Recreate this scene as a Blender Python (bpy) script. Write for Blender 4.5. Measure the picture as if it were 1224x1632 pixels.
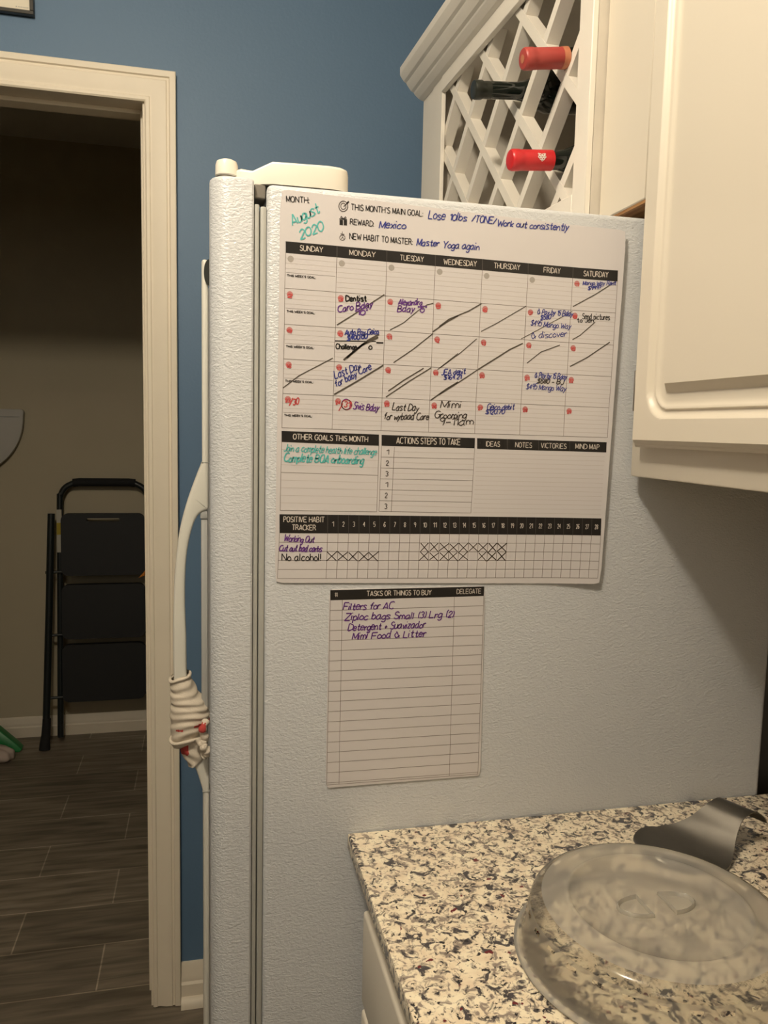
import bpy, bmesh, math, random
from mathutils import Vector, Matrix
random.seed(7)
for o in list(bpy.data.objects):
    bpy.data.objects.remove(o, do_unlink=True)
SC = bpy.context.scene
COL = SC.collection

# ------------------------------------------------------------------ camera, light, exposure
YAW, PITCH, ROLL, FPX = .2267, -.1066, .0223, 1249.0
CAM = Vector((-.0623, -.8256, 1.368))
fw = Vector((math.sin(YAW)*math.cos(PITCH), math.cos(YAW)*math.cos(PITCH), math.sin(PITCH)))
rt = fw.cross(Vector((0, 0, 1))).normalized(); up = rt.cross(fw)
rt2 = rt*math.cos(ROLL)+up*math.sin(ROLL); up2 = up*math.cos(ROLL)-rt*math.sin(ROLL)
cd = bpy.data.cameras.new('camera'); cam = bpy.data.objects.new('camera', cd); COL.objects.link(cam)
m = Matrix((rt2, up2, -fw)).transposed().to_4x4(); m.translation = CAM
cam.matrix_world = m
cd.sensor_width = 36; cd.lens = FPX/1632*36; cd.clip_start = .02; cd.clip_end = 50
SC.camera = cam

w = bpy.data.worlds.new('world'); SC.world = w; w.use_nodes = True
w.node_tree.nodes['Background'].inputs[0].default_value = (.9, .8, .65, 1)
w.node_tree.nodes['Background'].inputs[1].default_value = .02

def lamp(name, loc, power, radius, color):
    l = bpy.data.lights.new(name, 'POINT'); l.energy = power; l.shadow_soft_size = radius; l.color = color
    o = bpy.data.objects.new(name, l); COL.objects.link(o); o.location = loc
    return o
lamp('kitchen_ceiling_lamp', (-.34, -.55, 2.34), 37, .06, (1, .88, .71))
al = bpy.data.lights.new('rear_fill_light', 'AREA'); al.energy = 6; al.size = 1.1; al.color = (1, .90, .76)  # soft fill light added behind the camera, not a known fixture
ao = bpy.data.objects.new('rear_fill_light', al); COL.objects.link(ao); ao.location = (-1.0, -3.0, 2.0); ao.rotation_euler = (math.radians(82), 0, math.radians(-12))

SC.view_settings.view_transform = 'Standard'; SC.view_settings.look = 'None'
SC.view_settings.gamma = 1; SC.view_settings.use_curve_mapping = False
SC.view_settings.exposure = 0.3
SC.cycles.max_bounces = 10; SC.cycles.transparent_max_bounces = 16
SC.cycles.caustics_reflective = False; SC.cycles.caustics_refractive = True
SC.cycles.use_denoising = True

# ------------------------------------------------------------------ materials
def srgb(r, g, b):
    f = lambda c: (c/255/12.92) if c/255 <= .04045 else ((c/255+.055)/1.055)**2.4
    return (f(r), f(g), f(b), 1)
def mat(name, col, rough=.5, metal=0, var=.04, vscale=6, bump=0, bscale=200, bdist=.001, spec=.5, coat=0):
    M = bpy.data.materials.new(name); M.use_nodes = True; nt = M.node_tree; N = nt.nodes; b = N['Principled BSDF']
    b.inputs['Roughness'].default_value = rough; b.inputs['Metallic'].default_value = metal
    b.inputs['Specular IOR Level'].default_value = spec; b.inputs['Coat Weight'].default_value = coat
    tc = N.new('ShaderNodeTexCoord'); ns = N.new('ShaderNodeTexNoise'); ns.inputs['Scale'].default_value = vscale; ns.inputs['Detail'].default_value = 5
    nt.links.new(tc.outputs['Object'], ns.inputs['Vector'])
    mx = N.new('ShaderNodeMix'); mx.data_type = 'RGBA'
    mx.inputs['A'].default_value = tuple(c*(1-var) for c in col[:3])+(1,); mx.inputs['B'].default_value = tuple(min(1, c*(1+var)) for c in col[:3])+(1,)
    nt.links.new(ns.outputs['Fac'], mx.inputs['Factor']); nt.links.new(mx.outputs['Result'], b.inputs['Base Color'])
    if bump:
        n2 = N.new('ShaderNodeTexNoise'); n2.inputs['Scale'].default_value = bscale; n2.inputs['Detail'].default_value = 3
        nt.links.new(tc.outputs['Object'], n2.inputs['Vector'])
        bp = N.new('ShaderNodeBump'); bp.inputs['Strength'].default_value = bump; bp.inputs['Distance'].default_value = bdist
        nt.links.new(n2.outputs['Fac'], bp.inputs['Height']); nt.links.new(bp.outputs['Normal'], b.inputs['Normal'])
    return M
M = {}
M['cab'] = mat('white_cabinet_paint', (.69, .63, .525, 1), .38, var=.02)
M['rack'] = mat('white_rack_paint', (.80, .75, .66, 1), .45, var=.04, vscale=20, bump=.15, bscale=60)
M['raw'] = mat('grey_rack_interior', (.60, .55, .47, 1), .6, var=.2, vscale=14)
M['trim'] = mat('cream_trim_paint', (.79, .71, .57, 1), .5, var=.04, vscale=15, bump=.1, bscale=60)
M['blue'] = mat('blue_wall_paint', (.105, .185, .29, 1), .55, var=.05, vscale=3, bump=.25, bscale=170, bdist=.0015)
M['beige'] = mat('beige_wall_paint', (.50, .44, .31, 1), .8, var=.05, vscale=4, bump=.2, bscale=120)
M['room'] = mat('tan_wall_paint', (.34, .31, .26, 1), .8, var=.05, vscale=4)
M['ceil'] = mat('ceiling_paint', (.72, .69, .62, 1), .9, var=.02)
M['plastic'] = mat('cream_plastic', (.74, .70, .61, 1), .3, var=.02)
M['handle'] = mat('white_handle_plastic', (.70, .68, .60, 1), .28, var=.02)
M['grip_base'] = mat('grey_handle_trim', (.42, .42, .40, 1), .35, var=.05)
M['gasket'] = mat('grey_gasket', (.36, .36, .33, 1), .5, var=.05)
M['dark'] = mat('dark_gap', (.02, .02, .02, 1), .6)
M['metal'] = mat('hinge_metal', (.22, .20, .17, 1), .5, metal=.6, var=.1, vscale=60)
M['steel'] = mat('brushed_steel', (.20, .185, .16, 1), .34, metal=1, var=.12, vscale=40, bump=.05, bscale=300)
M['ladder'] = mat('black_ladder_steel', (.012, .016, .016, 1), .4, var=.1)
M['step'] = mat('black_step_plastic', (.008, .008, .008, 1), .6, var=.1, bump=.3, bscale=250)
M['foam'] = mat('black_foam', (.01, .01, .01, 1), .85, bump=.3, bscale=300)
M['label_white'] = mat('white_sticker', (.5, .47, .38, 1), .5); M['label_yellow'] = mat('yellow_sticker', (.40, .30, .02, 1), .5)
M['green'] = mat('green_plastic', (.01, .22, .05, 1), .4); M['orange'] = mat('orange_plastic', (.75, .25, .02, 1), .4)
M['pale'] = mat('pale_fabric', (.55, .45, .38, 1), .9, var=.15, vscale=30, bump=.4, bscale=150)
M['board'] = mat('pale_board', (.50, .48, .43, 1), .6)
M['frame'] = mat('dark_picture_frame', (.03, .026, .018, 1), .35)
M['print'] = mat('cream_print', (.78, .72, .58, 1), .6)
M['bottle'] = mat('dark_bottle_glass', (.006, .009, .007, 1), .06, spec=.7)
M['foil_red'] = mat('dull_red_foil', (.40, .055, .045, 1), .42, var=.08, vscale=60)
M['foil_bright'] = mat('bright_red_foil', (.55, .018, .022, 1), .35, var=.06, vscale=60)
M['foil_black'] = mat('black_foil', (.016, .018, .013, 1), .3)
M['gold'] = mat('copper_print', (.50, .18, .09, 1), .4); M['white_print'] = mat('white_print', (.75, .68, .60, 1), .5)

def fridge_mat():
    Mm = mat('pebbled_white_enamel', (.55, .565, .58, 1), .34, var=.015, vscale=3)
    nt = Mm.node_tree; N = nt.nodes; b = N['Principled BSDF']; tc = [n for n in N if n.type == 'TEX_COORD'][0]
    mp = N.new('ShaderNodeMapping'); mp.inputs['Scale'].default_value = (1, 1, 1.7)
    n1 = N.new('ShaderNodeTexNoise'); n1.inputs['Scale'].default_value = 250; n1.inputs['Detail'].default_value = 1; n1.inputs['Distortion'].default_value = .9
    v = N.new('ShaderNodeTexVoronoi'); v.inputs['Scale'].default_value = 280; v.feature = 'SMOOTH_F1'
    add = N.new('ShaderNodeMath'); add.operation = 'MULTIPLY_ADD'; add.inputs[1].default_value = .45
    nt.links.new(tc.outputs['Object'], mp.inputs['Vector']); nt.links.new(mp.outputs['Vector'], n1.inputs['Vector']); nt.links.new(mp.outputs['Vector'], v.inputs['Vector'])
    nt.links.new(v.outputs['Distance'], add.inputs[0]); nt.links.new(n1.outputs['Fac'], add.inputs[2])
    bp = N.new('ShaderNodeBump'); bp.inputs['Strength'].default_value = .5; bp.inputs['Distance'].default_value = .0014
    nt.links.new(add.outputs[0], bp.inputs['Height']); nt.links.new(bp.outputs['Normal'], b.inputs['Normal'])
    return Mm
M['fridge'] = fridge_mat()

def granite_mat():
    Mm = bpy.data.materials.new('speckled_granite'); Mm.use_nodes = True; nt = Mm.node_tree; N = nt.nodes; b = N['Principled BSDF']
    b.inputs['Roughness'].default_value = .22
    tc = N.new('ShaderNodeTexCoord')
    def noise(sc, det=4, dist=0, off=0):
        mp = N.new('ShaderNodeMapping'); mp.inputs['Location'].default_value = (off, off*.7, off*.3); mp.inputs['Scale'].default_value = (1, 1, 1)
        n = N.new('ShaderNodeTexNoise'); n.inputs['Scale'].default_value = sc; n.inputs['Detail'].default_value = det; n.inputs['Distortion'].default_value = dist
        n.inputs['Roughness'].default_value = .6
        nt.links.new(tc.outputs['Object'], mp.inputs['Vector']); nt.links.new(mp.outputs['Vector'], n.inputs['Vector']); return n.outputs['Fac']
    def ramp(s, lo, hi):
        r = N.new('ShaderNodeMapRange'); r.inputs['From Min'].default_value = lo; r.inputs['From Max'].default_value = hi
        nt.links.new(s, r.inputs['Value']); return r.outputs['Result']
    def mix(f, a, bb):
        x = N.new('ShaderNodeMix'); x.data_type = 'RGBA'; nt.links.new(f, x.inputs['Factor'])
        if isinstance(a, tuple): x.inputs['A'].default_value = a
        else: nt.links.new(a, x.inputs['A'])
        x.inputs['B'].default_value = bb; return x.outputs['Result']
    c = mix(ramp(noise(60, 3), .35, .7), (.84, .75, .56, 1), (.70, .57, .41, 1))
    c = mix(ramp(noise(120, 6, .8, 3), .50, .60), c, (.27, .22, .18, 1))
    c = mix(ramp(noise(88, 7, .9, 7), .545, .61), c, (.06, .053, .055, 1))
    c = mix(ramp(noise(150, 3, .3, 11), .60, .64), c, (.02, .018, .02, 1))
    c = mix(ramp(noise(75, 2, .3, 17), .685, .705), c, (.13, .018, .02, 1))
    nt.links.new(c, b.inputs['Base Color'])
    return Mm
M['granite'] = granite_mat()

def plank_mat():
    Mm = bpy.data.materials.new('wood_look_floor_tile'); Mm.use_nodes = True; nt = Mm.node_tree; N = nt.nodes; b = N['Principled BSDF']
    b.inputs['Roughness'].default_value = .45
    tc = N.new('ShaderNodeTexCoord'); br = N.new('ShaderNodeTexBrick'); mp = N.new('ShaderNodeMapping')
    mp.inputs['Location'].default_value = (.32, -.143, 0)
    nt.links.new(tc.outputs['Object'], mp.inputs['Vector']); nt.links.new(mp.outputs['Vector'], br.inputs['Vector'])
    br.inputs['Scale'].default_value = 1; br.inputs['Brick Width'].default_value = .62; br.inputs['Row Height'].default_value = .179
    br.inputs['Mortar Size'].default_value = .0022; br.offset = .37; br.inputs['Mortar Smooth'].default_value = .3
    br.inputs['Color1'].default_value = (.9, .9, .9, 1); br.inputs['Color2'].default_value = (.62, .62, .62, 1); br.inputs['Mortar'].default_value = (1.6, 1.6, 1.6, 1)
    m2 = N.new('ShaderNodeMapping'); m2.inputs['Scale'].default_value = (2.2, 22, 1); n = N.new('ShaderNodeTexNoise'); n.inputs['Scale'].default_value = 2; n.inputs['Detail'].default_value = 6; n.inputs['Distortion'].default_value = .6
    nt.links.new(tc.outputs['Object'], m2.inputs['Vector']); nt.links.new(m2.outputs['Vector'], n.inputs['Vector'])
    cr = N.new('ShaderNodeValToRGB'); e = cr.color_ramp.elements
    e[0].position = .3; e[0].color = (.14, .112, .08, 1); e[1].position = .68; e[1].color = (.36, .30, .22, 1)
    nt.links.new(n.outputs['Fac'], cr.inputs['Fac'])
    mx = N.new('ShaderNodeMix'); mx.data_type = 'RGBA'; mx.blend_type = 'MULTIPLY'; mx.inputs['Factor'].default_value = 1
    nt.links.new(cr.outputs['Color'], mx.inputs['A']); nt.links.new(br.outputs['Color'], mx.inputs['B']); nt.links.new(mx.outputs['Result'], b.inputs['Base Color'])
    return Mm
M['floor'] = plank_mat()

def wood_mat():
    Mm = bpy.data.materials.new('raw_plywood_underside'); Mm.use_nodes = True; nt = Mm.node_tree; N = nt.nodes; b = N['Principled BSDF']
    b.inputs['Roughness'].default_value = .6
    tc = N.new('ShaderNodeTexCoord'); mp = N.new('ShaderNodeMapping'); mp.inputs['Scale'].default_value = (120, 8, 120)
    n = N.new('ShaderNodeTexNoise'); n.inputs['Scale'].default_value = 1; n.inputs['Detail'].default_value = 4
    nt.links.new(tc.outputs['Object'], mp.inputs['Vector']); nt.links.new(mp.outputs['Vector'], n.inputs['Vector'])
    cr = N.new('ShaderNodeValToRGB'); e = cr.color_ramp.elements
    e[0].position = .35; e[0].color = (.22, .10, .035, 1); e[1].position = .65; e[1].color = (.50, .27, .11, 1)
    nt.links.new(n.outputs['Fac'], cr.inputs['Fac']); nt.links.new(cr.outputs['Color'], b.inputs['Base Color'])
    return Mm
M['wood'] = wood_mat()

def towel_mat():
    Mm = mat('cream_cotton', (.66, .58, .47, 1), .9, var=.06, vscale=40, bump=.35, bscale=500)
    return Mm
M['towel'] = towel_mat(); M['towel_red'] = mat('red_towel_print', (.50, .06, .05, 1), .9, var=.1, vscale=40, bump=.35, bscale=500)

def clear_mat(name, t, d, rough, tint=(.93, .92, .88, 1)):
    Mm = bpy.data.materials.new(name); Mm.use_nodes = True; nt = Mm.node_tree; N = nt.nodes; N.remove(N['Principled BSDF'])
    out = N['Material Output']
    tr = N.new('ShaderNodeBsdfTransparent'); tr.inputs[0].default_value = tint
    rf = N.new('ShaderNodeBsdfRefraction'); rf.inputs['Roughness'].default_value = rough; rf.inputs['IOR'].default_value = 1.02; rf.inputs[0].default_value = tint
    tl = N.new('ShaderNodeBsdfTranslucent'); tl.inputs[0].default_value = (.9, .88, .83, 1)
    df = N.new('ShaderNodeBsdfDiffuse'); df.inputs[0].default_value = (.88, .86, .81, 1)
    gl = N.new('ShaderNodeBsdfGlossy'); gl.inputs['Roughness'].default_value = .12
    def mx(f, a, b):
        x = N.new('ShaderNodeMixShader')
        if isinstance(f, float): x.inputs[0].default_value = f
        else: nt.links.new(f, x.inputs[0])
        nt.links.new(a.outputs[0], x.inputs[1]); nt.links.new(b.outputs[0], x.inputs[2]); return x
    fr = N.new('ShaderNodeFresnel'); fr.inputs[0].default_value = 1.4
    s = mx(t, rf, tr)
    s = mx(d, s, mx(.4, df, tl)); s = mx(fr.outputs[0], s, gl)
    nt.links.new(s.outputs[0], out.inputs[0]); return Mm
M['lid_top'] = clear_mat('frosted_lid_plastic', .62, .27, .33)
M['lid_side'] = clear_mat('clear_lid_plastic', .45, .10, .12)
M['lid_low'] = clear_mat('hazy_lid_plastic', .66, .17, .33)
M['lid_edge'] = clear_mat('lid_rim_plastic', .5, .34, .25)

# ------------------------------------------------------------------ mesh helpers
def obj(name, bm, mats, parent=None, smooth=40, loc=None):
    me = bpy.data.meshes.new(name); bm.normal_update()
    for f in bm.faces: f.smooth = smooth is not None
    bm.to_mesh(me); bm.free()
    for x in (mats if isinstance(mats, (list, tuple)) else [mats]): me.materials.append(M[x])
    if smooth is not None: me.set_sharp_from_angle(angle=math.radians(smooth))
    o = bpy.data.objects.new(name, me); COL.objects.link(o)
    if parent is not None:
        o.parent = parent; o.matrix_parent_inverse = Matrix.Translation(-parent.location) if parent.rotation_euler.z == 0 else parent_matrix(parent).inverted()
    return o
def parent_matrix(p): return Matrix.Translation(p.location) @ p.rotation_euler.to_matrix().to_4x4()
def tag(o, label, cat, group=None):
    o['label'] = label; o['category'] = cat
    if group: o['group'] = group
    return o
def thing(name, label, cat, loc=(0, 0, 0), group=None):
    o = bpy.data.objects.new(name, None); o.empty_display_size = .05; COL.objects.link(o); o.location = loc
    return tag(o, label, cat, group)
def struct(name, bm, mats, parent=None, smooth=None):
    o = obj(name, bm, mats, parent, smooth)
    if parent is None: o['kind'] = 'structure'
    return o
def add_box(bm, x0, x1, y0, y1, z0, z1, bev=0, seg=2, mi=0, T=None):
    g = bmesh.ops.create_cube(bm, size=1)['verts']
    for v in g: v.co = Vector((x0+(v.co.x+.5)*(x1-x0), y0+(v.co.y+.5)*(y1-y0), z0+(v.co.z+.5)*(z1-z0)))
    fs = set(f for v in g for f in v.link_faces)
    for f in fs: f.material_index = mi
    vs = list(g)
    if bev:
        es = list(set(e for v in g for e in v.link_edges))
        r = bmesh.ops.bevel(bm, geom=es, offset=bev, segments=seg, affect='EDGES', profile=.5)
        vs = list(set(v for f in r['faces'] for v in f.verts) | set(v for v in g if v.is_valid))
        vs = list(set(vs))
    if T is not None:
        for v in vs: v.co = T @ v.co
    return vs
def box(*a, **k):
    bm = bmesh.new(); add_box(bm, *a, **k); return bm
def add_prism(bm, poly, d, mi=0):
    """poly: closed list of 3D points, extruded by vector d"""
    d = Vector(d); a = [bm.verts.new(Vector(p)) for p in poly]; b = [bm.verts.new(Vector(p)+d) for p in poly]
    n = len(a); fs = [bm.faces.new(a[::-1]), bm.faces.new(b)]
    for i in range(n): fs.append(bm.faces.new((a[i], a[(i+1) % n], b[(i+1) % n], b[i])))
    for f in fs: f.material_index = mi
    return fs
def fix(bm): bmesh.ops.recalc_face_normals(bm, faces=bm.faces); return bm
def bevel_sharp(bm, off, seg=2, ang=35):
    es = [e for e in bm.edges if len(e.link_faces) == 2 and e.calc_face_angle(0) > math.radians(ang)]
    bmesh.ops.bevel(bm, geom=es, offset=off, segments=seg, affect='EDGES', profile=.5); return bm
def add_tube(bm, pts, r, seg=12, mi=0, cap=True, ry=None):
    pts = [Vector(p) for p in pts]; rings = []; prev = None
    for i, p in enumerate(pts):
        t = (pts[min(i+1, len(pts)-1)]-pts[max(i-1, 0)]).normalized()
        if prev is None:
            a = t.orthogonal().normalized()
        else:
            a = (prev-t*prev.dot(t)).normalized()
        prev = a; b = t.cross(a); rr = r[i] if isinstance(r, (list, tuple)) else r
        rings.append([bm.verts.new(p+(a*math.cos(2*math.pi*k/seg)+b*math.sin(2*math.pi*k/seg))*rr) for k in range(seg)])
    for i in range(len(rings)-1):
        for k in range(seg):
            f = bm.faces.new((rings[i][k], rings[i][(k+1) % seg], rings[i+1][(k+1) % seg], rings[i+1][k])); f.material_index = mi
    if cap:
        for q in (rings[0][::-1], rings[-1]): bm.faces.new(q).material_index = mi
def add_lathe(bm, prof, T, seg=48, mis=None, skip=None):
    """prof: (r, h) pairs turned round local z, placed by matrix T"""
    rings = []
    for r, h in prof:
        if r < 1e-6: rings.append([bm.verts.new(T @ Vector((0, 0, h)))])
        else: rings.append([bm.verts.new(T @ Vector((r*math.cos(2*math.pi*k/seg), r*math.sin(2*math.pi*k/seg), h))) for k in range(seg)])
    for i in range(len(rings)-1):
        A, B = rings[i], rings[i+1]; mi = mis[i] if mis else 0
        for k in range(seg):
            if skip and skip(i, k): continue
            k2 = (k+1) % seg
            if len(A) == 1 and len(B) == 1: continue
            if len(A) == 1: f = bm.faces.new((A[0], B[k2], B[k]))
            elif len(B) == 1: f = bm.faces.new((A[k], A[k2], B[0]))
            else: f = bm.faces.new((A[k], A[k2], B[k2], B[k]))
            f.material_index = mi
def catmull(p, n=5):
    if len(p) < 3: return [tuple(q) for q in p]
    o = []
    for i in range(len(p)-1):
        a = p[max(i-1, 0)]; b = p[i]; c = p[i+1]; d = p[min(i+2, len(p)-1)]
        for k in range(n):
            t = k/n
            o.append(tuple(.5*(2*b[j]+(c[j]-a[j])*t+(2*a[j]-5*b[j]+4*c[j]-d[j])*t*t+(3*b[j]-a[j]-3*c[j]+d[j])*t**3) for j in range(len(b))))
    o.append(tuple(p[-1])); return o

# ------------------------------------------------------------------ the rooms
YB, YB2, XR, ZC = .963, 1.083, .74, 2.50           # door wall front and back, right wall, ceiling
XO, ZO = -.172, 2.0505                              # right side and head of the door opening
XL = -1.02                                          # left side of the opening
struct('floor', box(-2.7, XR+.1, -3.3, 2.85, -.05, 0), 'floor')
struct('ceiling', box(-2.7, XR+.1, -3.3, YB2, ZC, ZC+.05), 'ceil')
bm = bmesh.new(); add_box(bm, -2.7, XL, YB, YB2, 0, ZC); add_box(bm, XO, XR, YB, YB2, 0, ZC); add_box(bm, XL, XO, YB, YB2, ZO, ZC)
struct('wall_blue', bm, 'blue')
struct('wall_right', box(XR, XR+.1, -3.3, YB2, 0, ZC), 'room')
struct('wall_left', box(-2.7, -2.6, -3.3, YB, 0, ZC), 'room')
struct('wall_rear', box(-2.6, XR, -3.3, -3.2, 0, ZC), 'room')
struct('wall_closet_back', box(-1.6, XR+.1, 2.72, 2.82, 0, ZC), 'beige')
struct('wall_closet_left', box(-1.7, -1.6, YB2, 2.82, 0, ZC), 'beige')
struct('wall_closet_right', box(.30, .40, YB2, 2.72, 0, ZC), 'beige')
struct('ceiling_closet', box(-1.6, .30, YB2, 2.72, ZC, ZC+.05), 'ceil')

# door casing: one moulded profile, mitred round the head
CAS = [(0, 0), (0, .010), (.003, .0125), (.009, .0125), (.011, .0105), (.016, .0105), (.030, .0150), (.043, .0155), (.045, .0135), (.049, .0135), (.051, .0175), (.0615, .0185), (.063, .017), (.063, 0)]
XI, ZI, XIL = -.1815, 2.031, XL+.0095
bm = bmesh.new(); secs = []
for kind in ('r0', 'r1', 'l1', 'l0'):
    ring = []
    for a, t in CAS:
        x = (XI+a) if kind[0] == 'r' else (XIL-a); z = .004 if kind[1] == '0' else ZI+a
        ring.append(bm.verts.new((x, YB-t, z)))
    secs.append(ring)
n = len(CAS)
for A_, B_ in zip(secs, secs[1:]):
    for i in range(n): bm.faces.new((A_[i], A_[(i+1) % n], B_[(i+1) % n], B_[i]))
bm.faces.new(secs[0]); bm.faces.new(secs[-1]); fix(bm)
struct('trim_1', bm, 'trim', smooth=25)
bm = bmesh.new()
JI, JH, JL = -.1865, 2.0360, XL+.0145
add_box(bm, JI, XO, YB-.0005, YB2, 0, ZO, .001, 1); add_box(bm, XL, JL, YB-.0005, YB2, 0, ZO, .001, 1); add_box(bm, JL, JI, YB-.0005, YB2, JH, ZO, .001, 1)
add_box(bm, JI-.008, JI, YB+.052, YB+.086, 0, JH, .001, 1); add_box(bm, JL, JL+.008, YB+.052, YB+.086, 0, JH, .001, 1); add_box(bm, JL+.008, JI-.008, YB+.052, YB+.086, JH-.009, JH, .001, 1)
struct('trim_2', bm, 'trim')
def baseboard(name, x0, x1, y, h, sgn=1, shoe=True, m_='trim'):
    prof = [(0, 0), (.0145, 0), (.0145, h*.50), (.0105, h*.56), (.0105, h*.70), (.0075, h*.77), (.0075, h*.90), (.0035, h), (0, h)]
    bm = bmesh.new(); add_prism(bm, [(x0, y-p[0]*sgn, p[1]) for p in prof], (x1-x0, 0, 0))
    if shoe:
        q = [(.0145, 0)]+[(.0145+.016*math.cos(a*math.pi/10), .022*math.sin(a*math.pi/10)) for a in range(6)]
        add_prism(bm, [(x0, y-p[0]*sgn, p[1]) for p in q], (x1-x0, 0, 0))
    fix(bm); return struct(name, bm, m_, smooth=30)
baseboard('baseboard_blue', XI+.0635, XR, YB, .102)
baseboard('baseboard_closet', -1.6, .30, 2.72, .088, shoe=False)

# ------------------------------------------------------------------ refrigerator
W_F, H_F, D_F = .742, 1.6105, .629
fr = thing('refrigerator', 'white side by side refrigerator with pebbled side panel covered by a paper planner', 'refrigerator')
bm = box(0, D_F, 0, W_F, .03, H_F, .006, 3)
obj('body', bm, 'fridge', fr)
def door_profile(y0, y1, x0, x1):
    # plan outline: the near front corner is proud, the face falls back towards x1
    xb, r = -.0129, .020; p = [(xb, y0+.002), (xb-.002, y0)]
    for k in range(9):
        a = math.pi/2*k/8; p.append((x0+r-r*math.sin(a), y0+r-r*math.cos(a)))
    for k in range(1, 12):
        t = k/12; p.append((x0+(x1-x0)*t*t, y0+r+(y1-y0-2*r)*t))
    for k in range(9):
        a = math.pi/2*k/8; p.append((x1+r-r*math.cos(a), y1-r+r*math.sin(a)))
    p.append((xb-.002, y1)); p.append((xb, y1-.002)); return p
def make_door(y0, y1, x0, x1):
    bm = bmesh.new(); fs = add_prism(bm, [(x, y, .10) for x, y in door_profile(y0, y1, x0, x1)], (0, 0, 1.5145)); fix(bm)
    es = [e for f in bm.faces if abs(f.normal.z) > .9 for e in f.edges]
    bmesh.ops.bevel(bm, geom=es, offset=.0035, segments=3, affect='EDGES', profile=.5)
    return obj('door', bm, 'fridge', fr, 40)
d1 = make_door(0, .384, -.0567, -.0490); d2 = make_door(.392, W_F, -.0490, -.0567)
bm = bmesh.new(); add_box(bm, -.0125, -.0072, .004, .380, .11, 1.5905, .0015, 2); add_box(bm, -.0064, 0, .003, .380, .108, 1.5885, .002, 2)
obj('gasket', bm, 'gasket', d1)
bm = bmesh.new(); add_box(bm, -.0125, -.0004, .397, .736, .11, 1.5905, .0015, 2); obj('gasket', bm, 'gasket', d2)
obj('toe_grille', box(-.004, .02, .01, W_F-.01, .032, .095, .003, 2), 'dark', fr)
# handle: trim strip, bowed grip, lower strip in one moulding
HY0, HY1 = .352, .378
outer = [(-.0655, 1.602), (-.0655, 1.3135), (-.0743, 1.291), (-.0872, 1.254), (-.0978, 1.212), (-.1042, 1.159), (-.1070, 1.106), (-.1082, 1.053), (-.1078, 1.000), (-.1055, .950), (-.0990, .905), (-.0885, .868), (-.0752, .842), (-.0655, .8085), (-.0655, .11)]
inner = [(-.0560, .11), (-.0560, .868), (-.0680, .880), (-.0790, .905), (-.0862, .950), (-.0888, 1.000), (-.0893, 1.053), (-.0908, 1.107), (-.0885, 1.170), (-.0800, 1.215), (-.0695, 1.236), (-.0560, 1.2425), (-.0560, 1.602)]
def sm(p, a, b): return p[:a]+[tuple(q) for q in catmull(p[a:b], 4)]+p[b:]
poly = sm(outer, 1, 14)+sm(inner, 1, 12)
bm = bmesh.new(); add_prism(bm, [(x, HY0, z) for x, z in poly], (0, HY1-HY0, 0)); fix(bm)
es = [e for e in bm.edges if len(e.link_faces) == 2 and e.calc_face_angle(0) > 1.2]
bmesh.ops.bevel(bm, geom=es, offset=.0042, segments=3, affect='EDGES', profile=.5)
hd = obj('handle', bm, 'handle', d1, 40)
bm = bmesh.new(); add_box(bm, -.0672, -.0575, .357, .3735, .872, 1.2285, .002, 2); add_box(bm, -.0685, -.0575, .355, .3755, 1.2285, 1.2415, .002, 2)
obj('handle_backplate', bm, 'grip_base', hd)
for zj in (1.3120, .8078):
    obj('joint_line', box(-.0659, -.0550, HY0-.0006, HY1+.0006, zj, zj+.0008), 'gasket', hd)
bm = bmesh.new()
add_lathe(bm, [(0, 0), (.0085, 0), (.0105, .0015), (.0105, .003), (0, .003)], Matrix.Translation((-.0545, .352, 1.583)) @ Matrix.Diagonal((.75, 1, 1.75, 1)) @ Matrix.Rotation(math.radians(90), 4, 'X'), 32)
fix(bm); obj('badge', bm, 'foil_black', d1)['label'] = 'dark oval badge at the top of the door'
# hinge cover with round pivot cap
hc_poly = [(-.031, .020), (-.026, .0135), (-.014, .0130), (.0052, .004), (.063, .0035), (.076, .006), (.084, .013), (.0870, .026), (.0870, .064), (.079, .072), (.006, .072), (-.010, .050), (-.026, .040)]
bm = bmesh.new(); fs = add_prism(bm, [(x, y, H_F+.0008) for x, y in hc_poly], (0, 0, .0250)); fix(bm)
for v in bm.verts:
    if v.co.z > H_F+.01 and v.co.x < .004: v.co.z -= .0095
    elif v.co.z > H_F+.01: v.co.z -= .0015
    if v.co.z < H_F+.01 and v.co.x < -.02: v.co.z += .0050
es = [e for f in bm.faces if f.normal.z > .9 for e in f.edges]
bmesh.ops.bevel(bm, geom=es, offset=.0035, segments=3, affect='EDGES', profile=.5)
hc = obj('hinge_cover', bm, 'plastic', fr, 40)
bm = bmesh.new(); add_lathe(bm, [(0, 0), (.0105, 0), (.0116, .001), (.0113, .0115), (.0102, .0150), (.0065, .0168), (0, .017)], Matrix.Translation((-.0392, .0245, H_F+.0088)), 32); fix(bm)
obj('pivot_cap', bm, 'plastic', hc)
bm = bmesh.new(); add_lathe(bm, [(0, 0), (.0104, 0), (.0104, .0048), (0, .0048)], Matrix.Translation((-.0392, .0245, H_F+.0042)), 24); add_box(bm, -.0500, -.0008, .018, .031, H_F+.0040, H_F+.0060); add_box(bm, -.0122, -.0008, .008, .040, H_F-.0135, H_F+.0005, .001, 1); fix(bm)
obj('hinge_bracket', bm, 'metal', fr)

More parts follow.
